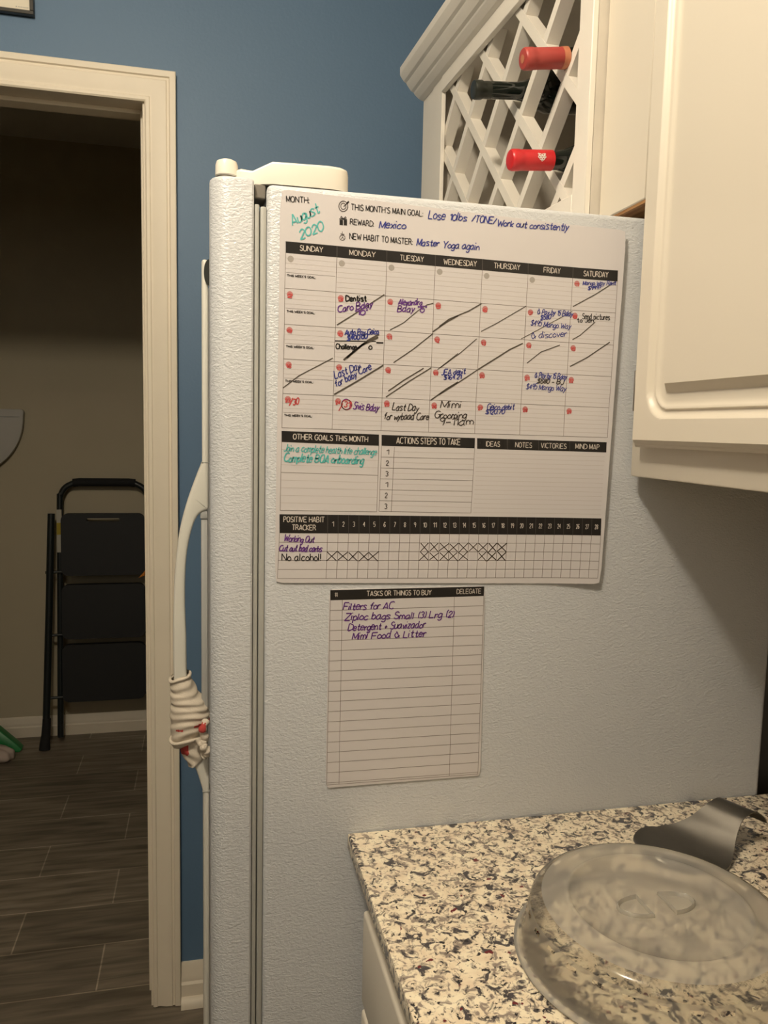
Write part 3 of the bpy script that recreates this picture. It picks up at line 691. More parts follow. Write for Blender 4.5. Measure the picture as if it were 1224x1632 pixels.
PLANNER_LINES = [
('g',5,[(718,15539),(719,15424)]),
('g',5,[(1247,15531),(1248,15415)]),
('g',5,[(1776,15523),(1777,15406)]),
('g',5,[(2305,15514),(2307,15398)]),
('g',5,[(2834,15506),(2836,15389)]),
('g',5,[(3363,15498),(3365,15380)]),
('d',5,[(184,15081),(3889,15025)]),
('d',5,[(184,14719),(3884,14669)]),
('d',5,[(179,14368),(3880,14318)]),
('d',5,[(174,14014),(3870,13967)]),
('d',5,[(166,13661),(3872,13629)]),
('d',5,[(190,15433),(184,15081),(184,14719),(179,14368),(174,14014),(166,13661)]),
('d',5,[(719,15424),(713,15073),(713,14712),(708,14361),(702,14007),(695,13656)]),
('d',5,[(1248,15415),(1243,15065),(1241,14705),(1236,14354),(1230,14001),(1225,13652)]),
('d',5,[(1777,15406),(1772,15057),(1770,14698),(1765,14347),(1758,13994),(1754,13647)]),
('d',5,[(2307,15398),(2301,15049),(2298,14690),(2294,14339),(2286,13987),(2284,13643)]),
('d',5,[(2836,15389),(2830,15041),(2827,14683),(2823,14332),(2814,13980),(2813,13638)]),
('d',5,[(3365,15380),(3360,15033),(3355,14676),(3351,14325),(3342,13974),(3343,13634)]),
('d',5,[(3894,15371),(3889,15025),(3884,14669),(3880,14318),(3870,13967),(3872,13629)]),
('f',3,[(718,15374),(3893,15322)]),
('f',3,[(717,15324),(3893,15272)]),
('f',3,[(717,15274),(3892,15223)]),
('f',3,[(716,15223),(3891,15173)]),
('f',3,[(715,15173),(3890,15124)]),
('f',3,[(714,15123),(3890,15074)]),
('d',3,[(197,15239),(705,15231)]),
('f',3,[(189,15383),(718,15374)]),
('f',3,[(188,15332),(717,15324)]),
('f',3,[(187,15282),(717,15274)]),
('f',3,[(713,15021),(3888,14974)]),
('f',3,[(713,14970),(3888,14923)]),
('f',3,[(713,14918),(3887,14872)]),
('f',3,[(713,14867),(3886,14822)]),
('f',3,[(713,14815),(3885,14771)]),
('f',3,[(713,14763),(3885,14720)]),
('d',3,[(195,14882),(702,14875)]),
('f',3,[(184,15029),(713,15021)]),
('f',3,[(184,14978),(713,14970)]),
('f',3,[(184,14926),(713,14918)]),
('f',3,[(712,14662),(3883,14619)]),
('f',3,[(711,14612),(3883,14569)]),
('f',3,[(710,14561),(3882,14519)]),
('f',3,[(710,14511),(3882,14468)]),
('f',3,[(709,14461),(3881,14418)]),
('f',3,[(708,14411),(3881,14368)]),
('d',3,[(192,14526),(699,14519)]),
('f',3,[(183,14669),(712,14662)]),
('f',3,[(183,14619),(711,14612)]),
('f',3,[(182,14569),(710,14561)]),
('f',3,[(707,14310),(3879,14268)]),
('f',3,[(706,14260),(3877,14218)]),
('f',3,[(705,14209),(3876,14168)]),
('f',3,[(704,14159),(3874,14117)]),
('f',3,[(704,14108),(3873,14067)]),
('f',3,[(703,14058),(3871,14017)]),
('d',3,[(187,14173),(694,14167)]),
('f',3,[(178,14317),(707,14310)]),
('f',3,[(178,14267),(706,14260)]),
('f',3,[(177,14216),(705,14209)]),
('f',3,[(701,13957),(3870,13919)]),
('f',3,[(700,13907),(3871,13870)]),
('f',3,[(699,13857),(3871,13822)]),
('f',3,[(698,13807),(3871,13774)]),
('f',3,[(697,13757),(3871,13726)]),
('f',3,[(696,13707),(3872,13677)]),
('d',3,[(180,13820),(688,13814)]),
('f',3,[(173,13964),(701,13957)]),
('f',3,[(172,13913),(700,13907)]),
('f',3,[(171,13863),(699,13857)]),
('i',9,[(823,15942),(821,15926),(816,15912),(806,15900),(794,15891),(781,15887),(767,15887),(754,15892),(743,15900),(735,15913),(731,15927),(731,15943),(735,15958),(743,15971),(753,15981),(766,15988),(780,15990),(793,15988),(806,15981),(815,15970),(821,15956),(823,15941)]),
('i',8,[(804,15940),(803,15931),(800,15923),(794,15916),(787,15911),(779,15908),(771,15908),(764,15911),(757,15916),(752,15923),(750,15932),(750,15941),(752,15950),(757,15958),(763,15964),(771,15968),(779,15969),(787,15967),(794,15963),(799,15957),(803,15949),(804,15940)]),
('i',10,[(780,15935),(831,15988)]),
('i',16,[(812,15965),(834,15992)]),
('k',9,[(737,15810),(818,15808)]),
('k',6,[(779,15813),(759,15839),(750,15823),(779,15813),(801,15838),(811,15822),(779,15813)]),
('i',7,[(800,15627),(799,15619),(795,15612),(790,15606),(783,15601),(775,15599),(767,15599),(759,15602),(753,15606),(748,15612),(745,15619),(745,15627),(748,15635),(752,15642),(759,15647),(766,15650),(774,15651),(782,15650),(789,15647),(795,15641),(799,15634),(800,15627)]),
('i',6,[(761,15609),(775,15636),(786,15611)]),
('i',8,[(753,15661),(793,15660)]),
('i',5,[(772,15662),(771,15687)]),
('k',11,[(713,14575),(1149,14589)]),
('k',16,[(1153,14576),(1229,14577)]),
('r',10,[(903,13920),(901,13904),(893,13889),(881,13878),(866,13870),(849,13866),(832,13868),(816,13875),(804,13885),(795,13899),(791,13914),(793,13930),(800,13945),(811,13957),(826,13965),(843,13969),(860,13968),(876,13963),(889,13953),(899,13939),(903,13924),(902,13908)]),
('u',8,[(892,13923),(890,13906),(883,13890),(873,13878),(859,13870),(844,13866),(829,13868),(815,13875),(804,13886),(796,13901),(793,13917),(794,13934),(800,13950),(810,13963),(823,13972),(838,13976),(853,13975),(868,13968),(879,13958),(888,13943),(891,13927),(891,13910)]),
('r',11,[(239,13890),(278,13962)]),
('r',11,[(763,13851),(806,13930)]),
('m',12,[(730,14739),(896,14849),(1230,15078)]),
('m',9,[(1300,14716),(1446,14798),(1594,14927),(1694,14996),(1766,15019)]),
('m',14,[(1768,14718),(1940,14840),(2049,14902)]),
('m',13,[(1841,14778),(1949,14861),(2168,14959),(2311,15045)]),
('m',9,[(2316,14749),(2493,14845),(2829,15048)]),
('m',10,[(3382,15072),(3636,15215),(3879,15375)]),
('m',7,[(2786,14692),(3071,14848),(3378,15020)]),
('m',10,[(3394,14710),(3485,14763),(3653,14914)]),
('m',20,[(806,14381),(936,14495),(1066,14596),(1181,14665)]),
('m',20,[(839,14403),(1001,14546),(1173,14633)]),
('m',11,[(1346,14376),(1554,14522),(1775,14702)]),
('m',8,[(1835,14321),(2062,14503)]),
('m',9,[(1855,14335),(2090,14511),(2269,14668)]),
('m',15,[(2299,14341),(2526,14485),(2657,14570),(2808,14643)]),
('m',10,[(2866,14431),(3026,14559),(3247,14644)]),
('m',12,[(3380,14414),(3576,14518),(3839,14700)]),
('m',10,[(173,14070),(339,14202),(692,14397)]),
('m',16,[(711,14020),(958,14168),(1235,14344)]),
('m',13,[(1295,14074),(1461,14193),(1680,14329)]),
('m',12,[(1271,14011),(1513,14179),(1765,14338)]),
('m',14,[(1767,13990),(1946,14120),(2073,14198)]),
('m',12,[(1863,14054),(2082,14194),(2299,14341)]),
('d',5,[(165,13513),(155,12795),(1197,12776),(1206,13490)]),
('f',3,[(164,13434),(1204,13411)]),
('f',3,[(163,13354),(1203,13332)]),
('f',3,[(162,13275),(1202,13253)]),
('d',5,[(161,13195),(1201,13173)]),
('f',3,[(160,13115),(1200,13093)]),
('f',3,[(159,13035),(1199,13014)]),
('f',3,[(157,12955),(1198,12934)]),
('f',3,[(156,12875),(1197,12853)]),
('d',5,[(1235,13486),(1222,12781),(2272,12761),(2290,13481)]),
('d',5,[(1377,13482),(1359,12774)]),
('d',5,[(1233,13369),(2287,13362)]),
('d',5,[(1231,13252),(2284,13242)]),
('d',5,[(1229,13135),(2281,13123)]),
('d',5,[(1227,13017),(2278,13002)]),
('d',5,[(1225,12899),(2275,12882)]),
('f',3,[(1369,13430),(2292,13421)]),
('f',3,[(1368,13314),(2289,13302)]),
('f',3,[(1366,13198),(2286,13182)]),
('f',3,[(1364,13081),(2283,13063)]),
('f',3,[(1363,12964),(2280,12942)]),
('f',3,[(1361,12847),(2277,12822)]),
('g',4,[(2669,13589),(2674,13476)]),
('g',4,[(3045,13585),(3050,13471)]),
('g',4,[(3419,13581),(3425,13466)]),
('f',3,[(2314,13426),(3851,13409)]),
('f',3,[(2313,13375),(3850,13359)]),
('f',3,[(2311,13325),(3849,13308)]),
('f',3,[(2310,13274),(3848,13257)]),
('f',3,[(2309,13224),(3847,13206)]),
('f',3,[(2308,13173),(3846,13155)]),
('f',3,[(2307,13122),(3845,13104)]),
('f',3,[(2305,13072),(3844,13053)]),
('f',3,[(2304,13021),(3843,13002)]),
('f',3,[(2303,12970),(3842,12951)]),
('f',3,[(2302,12919),(3841,12900)]),
('f',3,[(2300,12868),(3840,12848)]),
('f',3,[(2299,12817),(3839,12797)]),
('f',3,[(2298,12766),(3838,12746)]),
('d',5,[(664,12546),(654,12052)]),
('g',4,[(661,12744),(664,12546)]),
('d',5,[(778,12544),(768,12050)]),
('g',4,[(775,12742),(778,12544)]),
('d',5,[(892,12543),(882,12048)]),
('g',4,[(889,12741),(892,12543)]),
('d',5,[(1006,12541),(996,12046)]),
('g',4,[(1002,12739),(1006,12541)]),
('d',5,[(1120,12539),(1109,12044)]),
('g',4,[(1116,12737),(1120,12539)]),
('d',5,[(1233,12538),(1223,12042)]),
('g',4,[(1230,12736),(1233,12538)]),
('d',5,[(1347,12536),(1337,12040)]),
('g',4,[(1344,12734),(1347,12536)]),
('d',5,[(1461,12534),(1451,12038)]),
('g',4,[(1458,12732),(1461,12534)]),
('d',5,[(1575,12533),(1565,12037)]),
('g',4,[(1572,12731),(1575,12533)]),
('d',5,[(1689,12531),(1679,12035)]),
('g',4,[(1685,12729),(1689,12531)]),
('d',5,[(1803,12529),(1793,12033)]),
('g',4,[(1799,12728),(1803,12529)]),
('d',5,[(1917,12528),(1906,12031)]),
('g',4,[(1913,12726),(1917,12528)]),
('d',5,[(2031,12526),(2020,12029)]),
('g',4,[(2027,12724),(2031,12526)]),
('d',5,[(2145,12524),(2134,12027)]),
('g',4,[(2141,12723),(2145,12524)]),
('d',5,[(2258,12522),(2248,12025)]),
('g',4,[(2254,12721),(2258,12522)]),
('d',5,[(2372,12521),(2362,12023)]),
('g',4,[(2368,12719),(2372,12521)]),
('d',5,[(2486,12519),(2476,12021)]),
('g',4,[(2482,12718),(2486,12519)]),
('d',5,[(2600,12517),(2590,12019)]),
('g',4,[(2596,12716),(2600,12517)]),
('d',5,[(2714,12516),(2703,12017)]),
('g',4,[(2710,12714),(2714,12516)]),
('d',5,[(2828,12514),(2817,12015)]),
('g',4,[(2824,12713),(2828,12514)]),
('d',5,[(2942,12512),(2931,12013)]),
('g',4,[(2937,12711),(2942,12512)]),
('d',5,[(3056,12511),(3045,12012)]),
('g',4,[(3051,12710),(3056,12511)]),
('d',5,[(3170,12509),(3159,12010)]),
('g',4,[(3165,12708),(3170,12509)]),
('d',5,[(3284,12507),(3273,12008)]),
('g',4,[(3279,12706),(3284,12507)]),
('d',5,[(3397,12506),(3387,12006)]),
('g',4,[(3393,12705),(3397,12506)]),
('d',5,[(3511,12504),(3500,12004)]),
('g',4,[(3507,12703),(3511,12504)]),
('d',5,[(3625,12502),(3614,12002)]),
('g',4,[(3620,12701),(3625,12502)]),
('d',5,[(3739,12501),(3728,12000)]),
('g',4,[(3734,12700),(3739,12501)]),
('d',5,[(3853,12499),(3842,11998)]),
('d',5,[(147,12456),(3851,12399)]),
('d',5,[(144,12359),(3849,12299)]),
('d',5,[(140,12261),(3846,12198)]),
('d',5,[(137,12164),(3844,12098)]),
('d',5,[(133,12067),(3842,11998)]),
('d',5,[(151,12553),(133,12067)]),
('n',9,[(661,12346),(764,12248)]),
('n',9,[(771,12352),(655,12246)]),
('n',9,[(775,12349),(889,12248)]),
('n',9,[(888,12343),(780,12255)]),
('n',9,[(896,12337),(994,12242)]),
('n',9,[(999,12348),(896,12246)]),
('n',9,[(1004,12348),(1115,12245)]),
('n',9,[(1114,12333),(1009,12239)]),
('n',9,[(1119,12334),(1221,12236)]),
('n',9,[(1231,12344),(1113,12249)]),
('m',9,[(1699,12331),(1793,12237)]),
('m',9,[(1793,12331),(1686,12234)]),
('m',9,[(1806,12322),(1908,12225)]),
('m',9,[(1913,12319),(1806,12239)]),
('m',9,[(1925,12319),(2026,12229)]),
('m',9,[(2025,12330),(1922,12230)]),
('m',9,[(2028,12332),(2139,12220)]),
('m',9,[(2127,12319),(2029,12235)]),
('m',9,[(2142,12319),(2253,12233)]),
('m',9,[(2251,12329),(2148,12230)]),
('m',9,[(2381,12312),(2474,12214)]),
('m',9,[(2473,12325),(2374,12232)]),
('m',12,[(2482,12319),(2590,12226)]),
('m',12,[(2582,12311),(2482,12215)]),
('m',12,[(2609,12318),(2701,12218)]),
('m',12,[(2707,12313),(2601,12218)]),
('m',9,[(1701,12429),(1792,12329)]),
('m',9,[(1790,12431),(1699,12334)]),
('m',9,[(1808,12436),(1905,12330)]),
('m',9,[(1900,12425),(1807,12339)]),
('m',9,[(1923,12427),(2024,12331)]),
('m',9,[(2027,12421),(1910,12338)]),
('m',9,[(2037,12417),(2130,12328)]),
('m',9,[(2139,12426),(2030,12332)]),
('m',9,[(2146,12421),(2245,12328)]),
('m',9,[(2256,12429),(2147,12323)]),
('m',9,[(2259,12425),(2368,12328)]),
('m',9,[(2359,12420),(2264,12332)]),
('m',9,[(2373,12422),(2483,12323)]),
('m',9,[(2485,12423),(2371,12321)]),
('m',12,[(2497,12418),(2585,12326)]),
('m',12,[(2593,12421),(2493,12316)]),
('m',12,[(2598,12419),(2710,12316)]),
('m',12,[(2712,12417),(2595,12323)]),
]
SHEET_LINES = [
('d',5,[(704,11815),(694,9726),(2467,9712),(2459,11816)]),
('d',5,[(836,11815),(832,9721)]),
('d',5,[(2111,11814),(2119,9716)]),
('d',5,[(703,11703),(2459,11703)]),
('d',5,[(703,11592),(2460,11590)]),
('d',5,[(702,11479),(2460,11476)]),
('d',5,[(702,11367),(2461,11362)]),
('d',5,[(701,11254),(2461,11248)]),
('d',5,[(701,11140),(2462,11134)]),
('d',5,[(700,11026),(2462,11019)]),
('d',5,[(700,10912),(2462,10904)]),
('d',5,[(699,10798),(2463,10788)]),
('d',5,[(699,10683),(2463,10673)]),
('d',5,[(698,10568),(2464,10557)]),
('d',5,[(697,10452),(2464,10440)]),
('d',5,[(697,10336),(2464,10324)]),
('d',5,[(696,10219),(2465,10207)]),
('d',5,[(696,10102),(2465,10089)]),
('d',5,[(695,9985),(2466,9972)]),
('d',5,[(695,9867),(2466,9854)]),
('d',5,[(694,9749),(2467,9735)]),
]
PLANNER_DOTS = [('c',242,15376,32),('c',771,15367,32),('c',1300,15358,32),('c',1829,15350,32),('c',2359,15341,32),('c',2888,15332,32),('p',3417,15323,32),('p',237,15022,32),('p',766,15014,32),('p',1295,15007,32),('p',1824,14999,32),('p',2354,14991,32),('p',2883,14983,32),('p',3412,14975,32),('p',236,14662,32),('p',765,14655,32),('p',1293,14648,32),('p',1822,14641,32),('p',2350,14634,32),('p',2879,14626,32),('p',3408,14619,32),('p',231,14311,32),('p',760,14304,32),('p',1288,14297,32),('p',1817,14289,32),('p',2345,14282,32),('p',2874,14275,32),('p',3403,14268,32),('p',226,13957,32),('p',754,13951,32),('p',1282,13944,32),('p',1810,13938,32),('p',2338,13931,32),('p',2867,13925,32),('p',3395,13919,32)]
PLANNER_BARS = [('k',[(189,15547),(3892,15490),(3894,15371),(190,15433)]),('k',[(741,15802),(776,15802),(777,15748),(741,15750)]),('k',[(784,15803),(818,15802),(819,15749),(785,15749)]),('k',[(164,13628),(1204,13610),(1206,13490),(165,13513)]),('k',[(1233,13608),(2290,13593),(2290,13481),(1235,13491)]),('k',[(2315,13593),(3865,13576),(3866,13460),(2319,13476)]),('k',[(149,12754),(3848,12698),(3853,12499),(151,12553)])]
SHEET_BARS = [('k',[(702,11927),(2459,11925),(2459,11816),(704,11815)])]
pl = make_sheet('wall_planner', PLANNER_CORNERS, PLANNER_TEXT, PLANNER_LINES, PLANNER_DOTS, PLANNER_BARS, lambda x: .0045*min(max((x-.30)/.095, 0), 1)**2)
tag(pl, 'large white monthly planner sheet with handwritten dates on the side of the refrigerator', 'calendar')
sh = make_sheet('shopping_list', SHEET_CORNERS, SHEET_TEXT, SHEET_LINES, [], SHEET_BARS, lambda x: 0)
tag(sh, 'small lined list sheet with purple handwriting stuck below the monthly planner', 'list')

# ------------------------------------------------------------------ base cabinet and worktop
CT = .914
bc = thing('base_cabinet', 'white base cabinet with drawer under the granite worktop', 'cabinet', (.42, -.46, 0))
bm = box(.126, XR-.001, -.92, -.022, .10, CT-.0185, .001, 1); obj('cabinet_box', bm, 'cab', bc)
obj('toe_kick', box(.18, XR-.001, -.92, -.022, 0, .0995), 'cab', bc)
for y0, y1 in ((-.47, -.0275), (-.915, -.478)):
    bm = box(.108, .1255, y0, y1, .7285, .8375, .004, 3); obj('drawer_front', bm, 'cab', bc)
for y0, y1 in ((-.47, -.0275), (-.915, -.478)):
    bm = box(.108, .1255, y0, y1, .125, .7205, .004, 3); obj('door', bm, 'cab', bc)
wt = obj('worktop', fix(box(.094, XR-.001, -.94, -.0012, CT-.018, CT, .0022, 2)), 'granite')
tag(wt, 'speckled cream and black granite worktop beside the refrigerator', 'countertop')
# ------------------------------------------------------------------ upper cabinet
uc = thing('upper_cabinet', 'white wall cabinet with raised panel door over the granite worktop', 'cabinet', (.56, -.45, 1.32))
bm = box(.415, XR-.001, -.90, -.0105, 1.3194, 2.30, .0025, 2); obj('cabinet_box', bm, 'cab', uc)
def panel_door(y0, y1, z0, z1, xf, th):
    """routed raised-panel door: height field over the face, sides and back closed"""
    def lines(a, b):
        s = set()
        fine = [0, .0012, .0025, .004, .006, .008, .010, .014, .022]+[.027+.0015*k for k in range(29)]+[.076, .082]
        for d in fine: s.add(round(a+d, 5)); s.add(round(b-d, 5))
        k = a+.09
        while k < b-.085: s.add(round(k, 5)); k += .02
        return sorted(s)
    ys, zs = lines(y0, y1), lines(z0, z1)
    prof = [(0, -.0085), (.0012, -.0075), (.0025, -.0055), (.004, -.0048), (.0055, -.0046), (.0062, -.0008), (.008, 0), (.030, 0), (.0315, -.0010), (.034, -.0048), (.0365, -.0062), (.039, -.0056), (.0405, -.0038), (.0425, -.0040), (.0445, -.0058), (.0475, -.0068), (.052, -.0070), (.058, -.0066)]
    def ip(d):
        if d <= prof[0][0]: return prof[0][1]
        for a, b in zip(prof, prof[1:]):
            if d <= b[0]: return a[1]+(b[1]-a[1])*(d-a[0])/(b[0]-a[0])
        return prof[-1][1]
    def h(y, z):
        dy = min(y-y0, y1-y); dz = min(z-z0, z1-z); d = min(dy, dz)
        Rr = .052                                    # corner radius of the routed frame
        if dy < Rr+.012 and dz < Rr+.012 and d > .026:
            q = math.hypot(max(Rr+.012-dy, 0), max(Rr+.012-dz, 0)); d = min(d, Rr+.012-q) if q > 0 else d
            d = max(d, .026)
        v = ip(d)
        e = min(dy, dz)                               # raised field with sharp corners
        if e > .0575: v = -.0066+.0082*min(1, (e-.0575)/.0085)
        return v
    bm = bmesh.new(); G = [[bm.verts.new((xf-h(y, z), y, z)) for y in ys] for z in zs]
    for j in range(len(zs)-1):
        for i in range(len(ys)-1): bm.faces.new((G[j][i], G[j][i+1], G[j+1][i+1], G[j+1][i]))
    bmesh.ops.recalc_face_normals(bm, faces=bm.faces)
    bd = [e for e in bm.edges if e.is_boundary]; r = bmesh.ops.extrude_edge_only(bm, edges=bd)
    for v in r['geom']:
        if isinstance(v, bmesh.types.BMVert): v.co.x = xf+th
    bmesh.ops.holes_fill(bm, edges=[e for e in bm.edges if e.is_boundary], sides=0)
    return fix(bm)
obj('door', panel_door(-.465, -.0365, 1.3535, 2.28, .3955, .0190), 'cab', uc, 28)
obj('door', panel_door(-.90, -.470, 1.3535, 2.28, .3955, .0190), 'cab', uc, 28)
obj('hinge', box(.4005, .4145, -.0355, -.0325, 1.393, 1.437, .0006, 1), 'metal', uc)
# panel over the refrigerator with raw underside
oc = thing('bridge_cabinet', 'white end panel of the cabinet run above the refrigerator with bare wood underside', 'cabinet', (.56, .045, 1.626))
bm = box(.415, XR-.001, -.0098, .0957, 1.6275, 2.30, .0015, 1); obj('panel', bm, 'cab', oc)
obj('underside', box(.4165, XR-.002, -.0090, .0930, 1.6240, 1.6274), 'wood', oc)

# ------------------------------------------------------------------ wine rack over the refrigerator
TH = math.radians(3.0); O_ = Vector((.395, .085, 0)); U_ = Vector((-math.sin(TH), math.cos(TH), 0)); N_ = Vector((math.cos(TH), math.sin(TH), 0))
RT = Matrix(((N_.x, U_.x, 0, O_.x), (N_.y, U_.y, 0, O_.y), (0, 0, 1, 0), (0, 0, 0, 1)))      # local x = depth, y = along the face, z = up
wr = thing('wine_rack', 'white lattice wine rack cabinet with crown moulding above the refrigerator', 'wine rack', (.50, .40, 1.63))
S0, S1, SF, ZB, ZR, ZT, ZH, DP = .0105, .6015, .662, 1.630, 1.6680, 1.9855, 2.0235, .295
bm = bmesh.new()
add_box(bm, 0, .008, S0, .0431, ZB, ZH, .001, 1, T=RT); add_box(bm, 0, .008, .5486, S1, ZB, ZH, .001, 1, T=RT)
add_box(bm, 0, .008, .0431, .5486, ZB, ZR, .0008, 1, T=RT); add_box(bm, -.0015, .008, .0431, .5486, ZT, ZH, .0008, 1, T=RT)
add_box(bm, .0015, .02, S1, SF, ZB, ZH+.02, .001, 1, T=RT)
obj('face_frame', bm, 'rack', wr)
bm = bmesh.new()
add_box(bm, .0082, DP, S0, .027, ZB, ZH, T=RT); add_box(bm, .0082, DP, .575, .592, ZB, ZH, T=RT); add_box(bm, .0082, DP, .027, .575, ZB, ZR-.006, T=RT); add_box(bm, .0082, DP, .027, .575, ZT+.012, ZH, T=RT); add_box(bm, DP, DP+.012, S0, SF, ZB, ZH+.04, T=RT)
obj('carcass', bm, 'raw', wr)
# crown: profile of (projection, height), swept along the face and capped flat at its end
CR = [(-.001, 2.0115), (.004, 2.0130), (.009, 2.0150), (.0135, 2.0185), (.0180, 2.0225), (.0195, 2.0250), (.0250, 2.0275), (.0290, 2.0320), (.0335, 2.0375), (.0352, 2.0405), (.0405, 2.0435), (.0460, 2.0505), (.0485, 2.0550), (.0485, 2.0680), (-.001, 2.0680)]
bm = bmesh.new(); add_prism(bm, [RT @ Vector((-a, SF, z)) for a, z in CR], U_*-(SF-S0)); fix(bm)
obj('crown_moulding', bm, 'rack', wr, 12)
# diagonal lattice: two crossing layers of strips clipped to the opening
def lattice(d0, depth, wid):
    bm = bmesh.new(); y0, y1, z0, z1 = .0270, .5750, ZR-.006, ZT+.0120
    px_, pz_ = .0685, .0695
    for sg in (1, -1):
        for k in range(-14, 15):
            # line through node (.2085+2k*px, 1.82) with slope sg*pz/px
            a0 = .2290+2*k*px_
            f = lambda s: 1.8275+sg*(s-a0)*pz_/px_
            dirv = Vector((px_, sg*pz_)).normalized(); nrm = Vector((-dirv.y, dirv.x))*wid/2
            c0 = Vector((a0, 1.8275)); poly = [c0-dirv*2+nrm, c0+dirv*2+nrm, c0+dirv*2-nrm, c0-dirv*2-nrm]
            for ax_, lim, keep in ((0, y0, 1), (0, y1, -1), (1, z0, 1), (1, z1, -1)):
                out = []
                for i in range(len(poly)):
                    A_, B_ = poly[i], poly[(i+1) % len(poly)]; ia = (A_[ax_]-lim)*keep >= 0; ib = (B_[ax_]-lim)*keep >= 0
                    if ia: out.append(A_)
                    if ia != ib: t = (lim-A_[ax_])/(B_[ax_]-A_[ax_]); out.append(A_+(B_-A_)*t)
                poly = out
                if not poly: break
            if len(poly) < 3: continue
            dd = d0+(0 if sg == 1 else .0004)
            add_prism(bm, [RT @ Vector((dd, p.x, p.y)) for p in poly], N_*depth)
    return fix(bm)
obj('front_lattice', lattice(.0083, .0195, .0140), 'rack', wr)
# bottles lying in the lattice, neck outwards
def bottle(name, label, s, off, z, slope, yaw, cap, capmat, printing):
    ax_ = (N_*math.cos(yaw)+U_*math.sin(yaw)); ax_ = (ax_+Vector((0, 0, slope))).normalized()
    base = O_+U_*s-N_*off+Vector((0, 0, z))
    xa = U_.cross(ax_).normalized(); ya = ax_.cross(xa)
    T = Matrix((xa, ya, ax_)).transposed().to_4x4(); T.translation = base
    t = thing(name, label, 'bottle', base+ax_*.02, 'wine bottles in the lattice rack')
    r = .0118
    prof = [(r, cap-.001), (r, .066), (.0130, .076), (.0170, .088), (.0235, .101), (.0285, .114), (.0302, .128), (.0302, .235), (.027, .241), (0, .238)]
    bm = bmesh.new(); add_lathe(bm, prof, T, 40); fix(bm); obj('glass', bm, 'bottle', t, 50)
    R2 = .0134
    pf = [(0, .0004), (.0095, 0), (.0118, .0006), (R2-.0004, .0022), (R2, .004), (R2, .0125), (R2-.0005, .0135), (R2-.0006, .0200), (R2-.0006, cap-.0005), (r, cap)]
    if cap < .03: pf = [(0, .001), (.0095, 0), (.0122, .0008), (.0131, .003), (.0131, .012), (.0116, .015), (.0119, .020), (.0119, cap)]
    bm = bmesh.new(); add_lathe(bm, pf, T, 40); fix(bm); cp = obj('capsule', bm, capmat, t, 35)
    if printing == 'gold':
        bm = bmesh.new(); add_lathe(bm, [(R2-.0003, cap-.009), (R2-.0001, cap-.0085), (R2-.0001, cap-.0005)], T, 40); obj('printed_band', bm, 'gold', cp)
        bm = bmesh.new(); add_lathe(bm, [(0, -.0003), (.0052, -.0003)], T, 24); obj('printed_seal', bm, 'gold', cp)
    if printing == 'crest':
        bm = bmesh.new()
        # small crest of rounded cells facing the room's near side
        for (a, b, q) in [(-1, 1, .0019), (.9, 1.1, .0019), (-2.1, -.2, .0019), (0, -.1, .0017), (2.0, -.1, .0019), (-1.2, -1.6, .0019), (1.0, -1.5, .0019), (-2.3, -2.2, .0013), (2.3, -2.1, .0013), (0, 2.1, .0013)]:
            ring = []
            for rr in (q, q*.45):
                ring.append([bm.verts.new((0, 0, 0)) for _ in range(12)])
                for k, v in enumerate(ring[-1]):
                    du = a*.0019+rr*math.cos(2*math.pi*k/12); dz_ = b*.0019+rr*math.sin(2*math.pi*k/12)
                    ph = -math.pi/2-.10+dz_/R2*-1; rad = R2+.0002-.0006+.0004
                    # angle measured round the neck from the side facing the room
                    v.co = T @ Vector((rad*math.sin(dz_/R2+.0)*1.0, -rad*math.cos(dz_/R2), .040+du))
            for k in range(12): bm.faces.new((ring[0][k], ring[0][(k+1) % 12], ring[1][(k+1) % 12], ring[1][k]))
        fix(bm); obj('crest', bm, 'white_print', cp)
bottle('wine_bottle', 'wine bottle with dull red foil neck, highest in the lattice rack', .088, .0544, 1.8417, .165, 0, .063, 'foil_red', 'gold')
bottle('wine_bottle', 'wine bottle with black neck poking out of the lattice rack', .2250, .0667, 1.8557, .105, 0, .0255, 'foil_black', None)
bottle('wine_bottle', 'wine bottle with bright red foil neck and small white crest, lowest in the rack', .088, .0673, 1.7162, .10, 0, .060, 'foil_bright', 'crest')

# ------------------------------------------------------------------ plastic food cover on the worktop
LC = Vector((.3215, -.2555, CT+.0004))
lid = thing('food_cover', 'round clear plastic microwave cover with two finger holds on the granite worktop', 'lid', LC)
TL_ = Matrix.Translation(LC)
prof = [(.1195, .0002), (.1215, .0006), (.1222, .0022), (.1210, .0036), (.1180, .0044), (.1160, .0062), (.1150, .0100), (.1140, .0155), (.1128, .0215), (.1123, .0240), (.1108, .0310), (.1100, .0345), (.1092, .0385), (.1075, .0425), (.1045, .0455), (.0995, .0475), (.0900, .0484), (.0805, .0482), (.0788, .0490), (.0770, .0496), (.0752, .0488), (.0738, .0474), (.0500, .0468), (0, .0466)]
mis = [2]*4+[3]*8+[1]*3+[0]*8
mis = mis[:len(prof)-1]+[0]*(len(prof)-1-len(mis))
bm = bmesh.new(); add_lathe(bm, prof, TL_, 144, mis, skip=lambda i, k: i == 10 and k % 5 in (0, 1)); fix(bm)
obj('cover', bm, ['lid_top', 'lid_side', 'lid_edge', 'lid_low'], lid, 60)
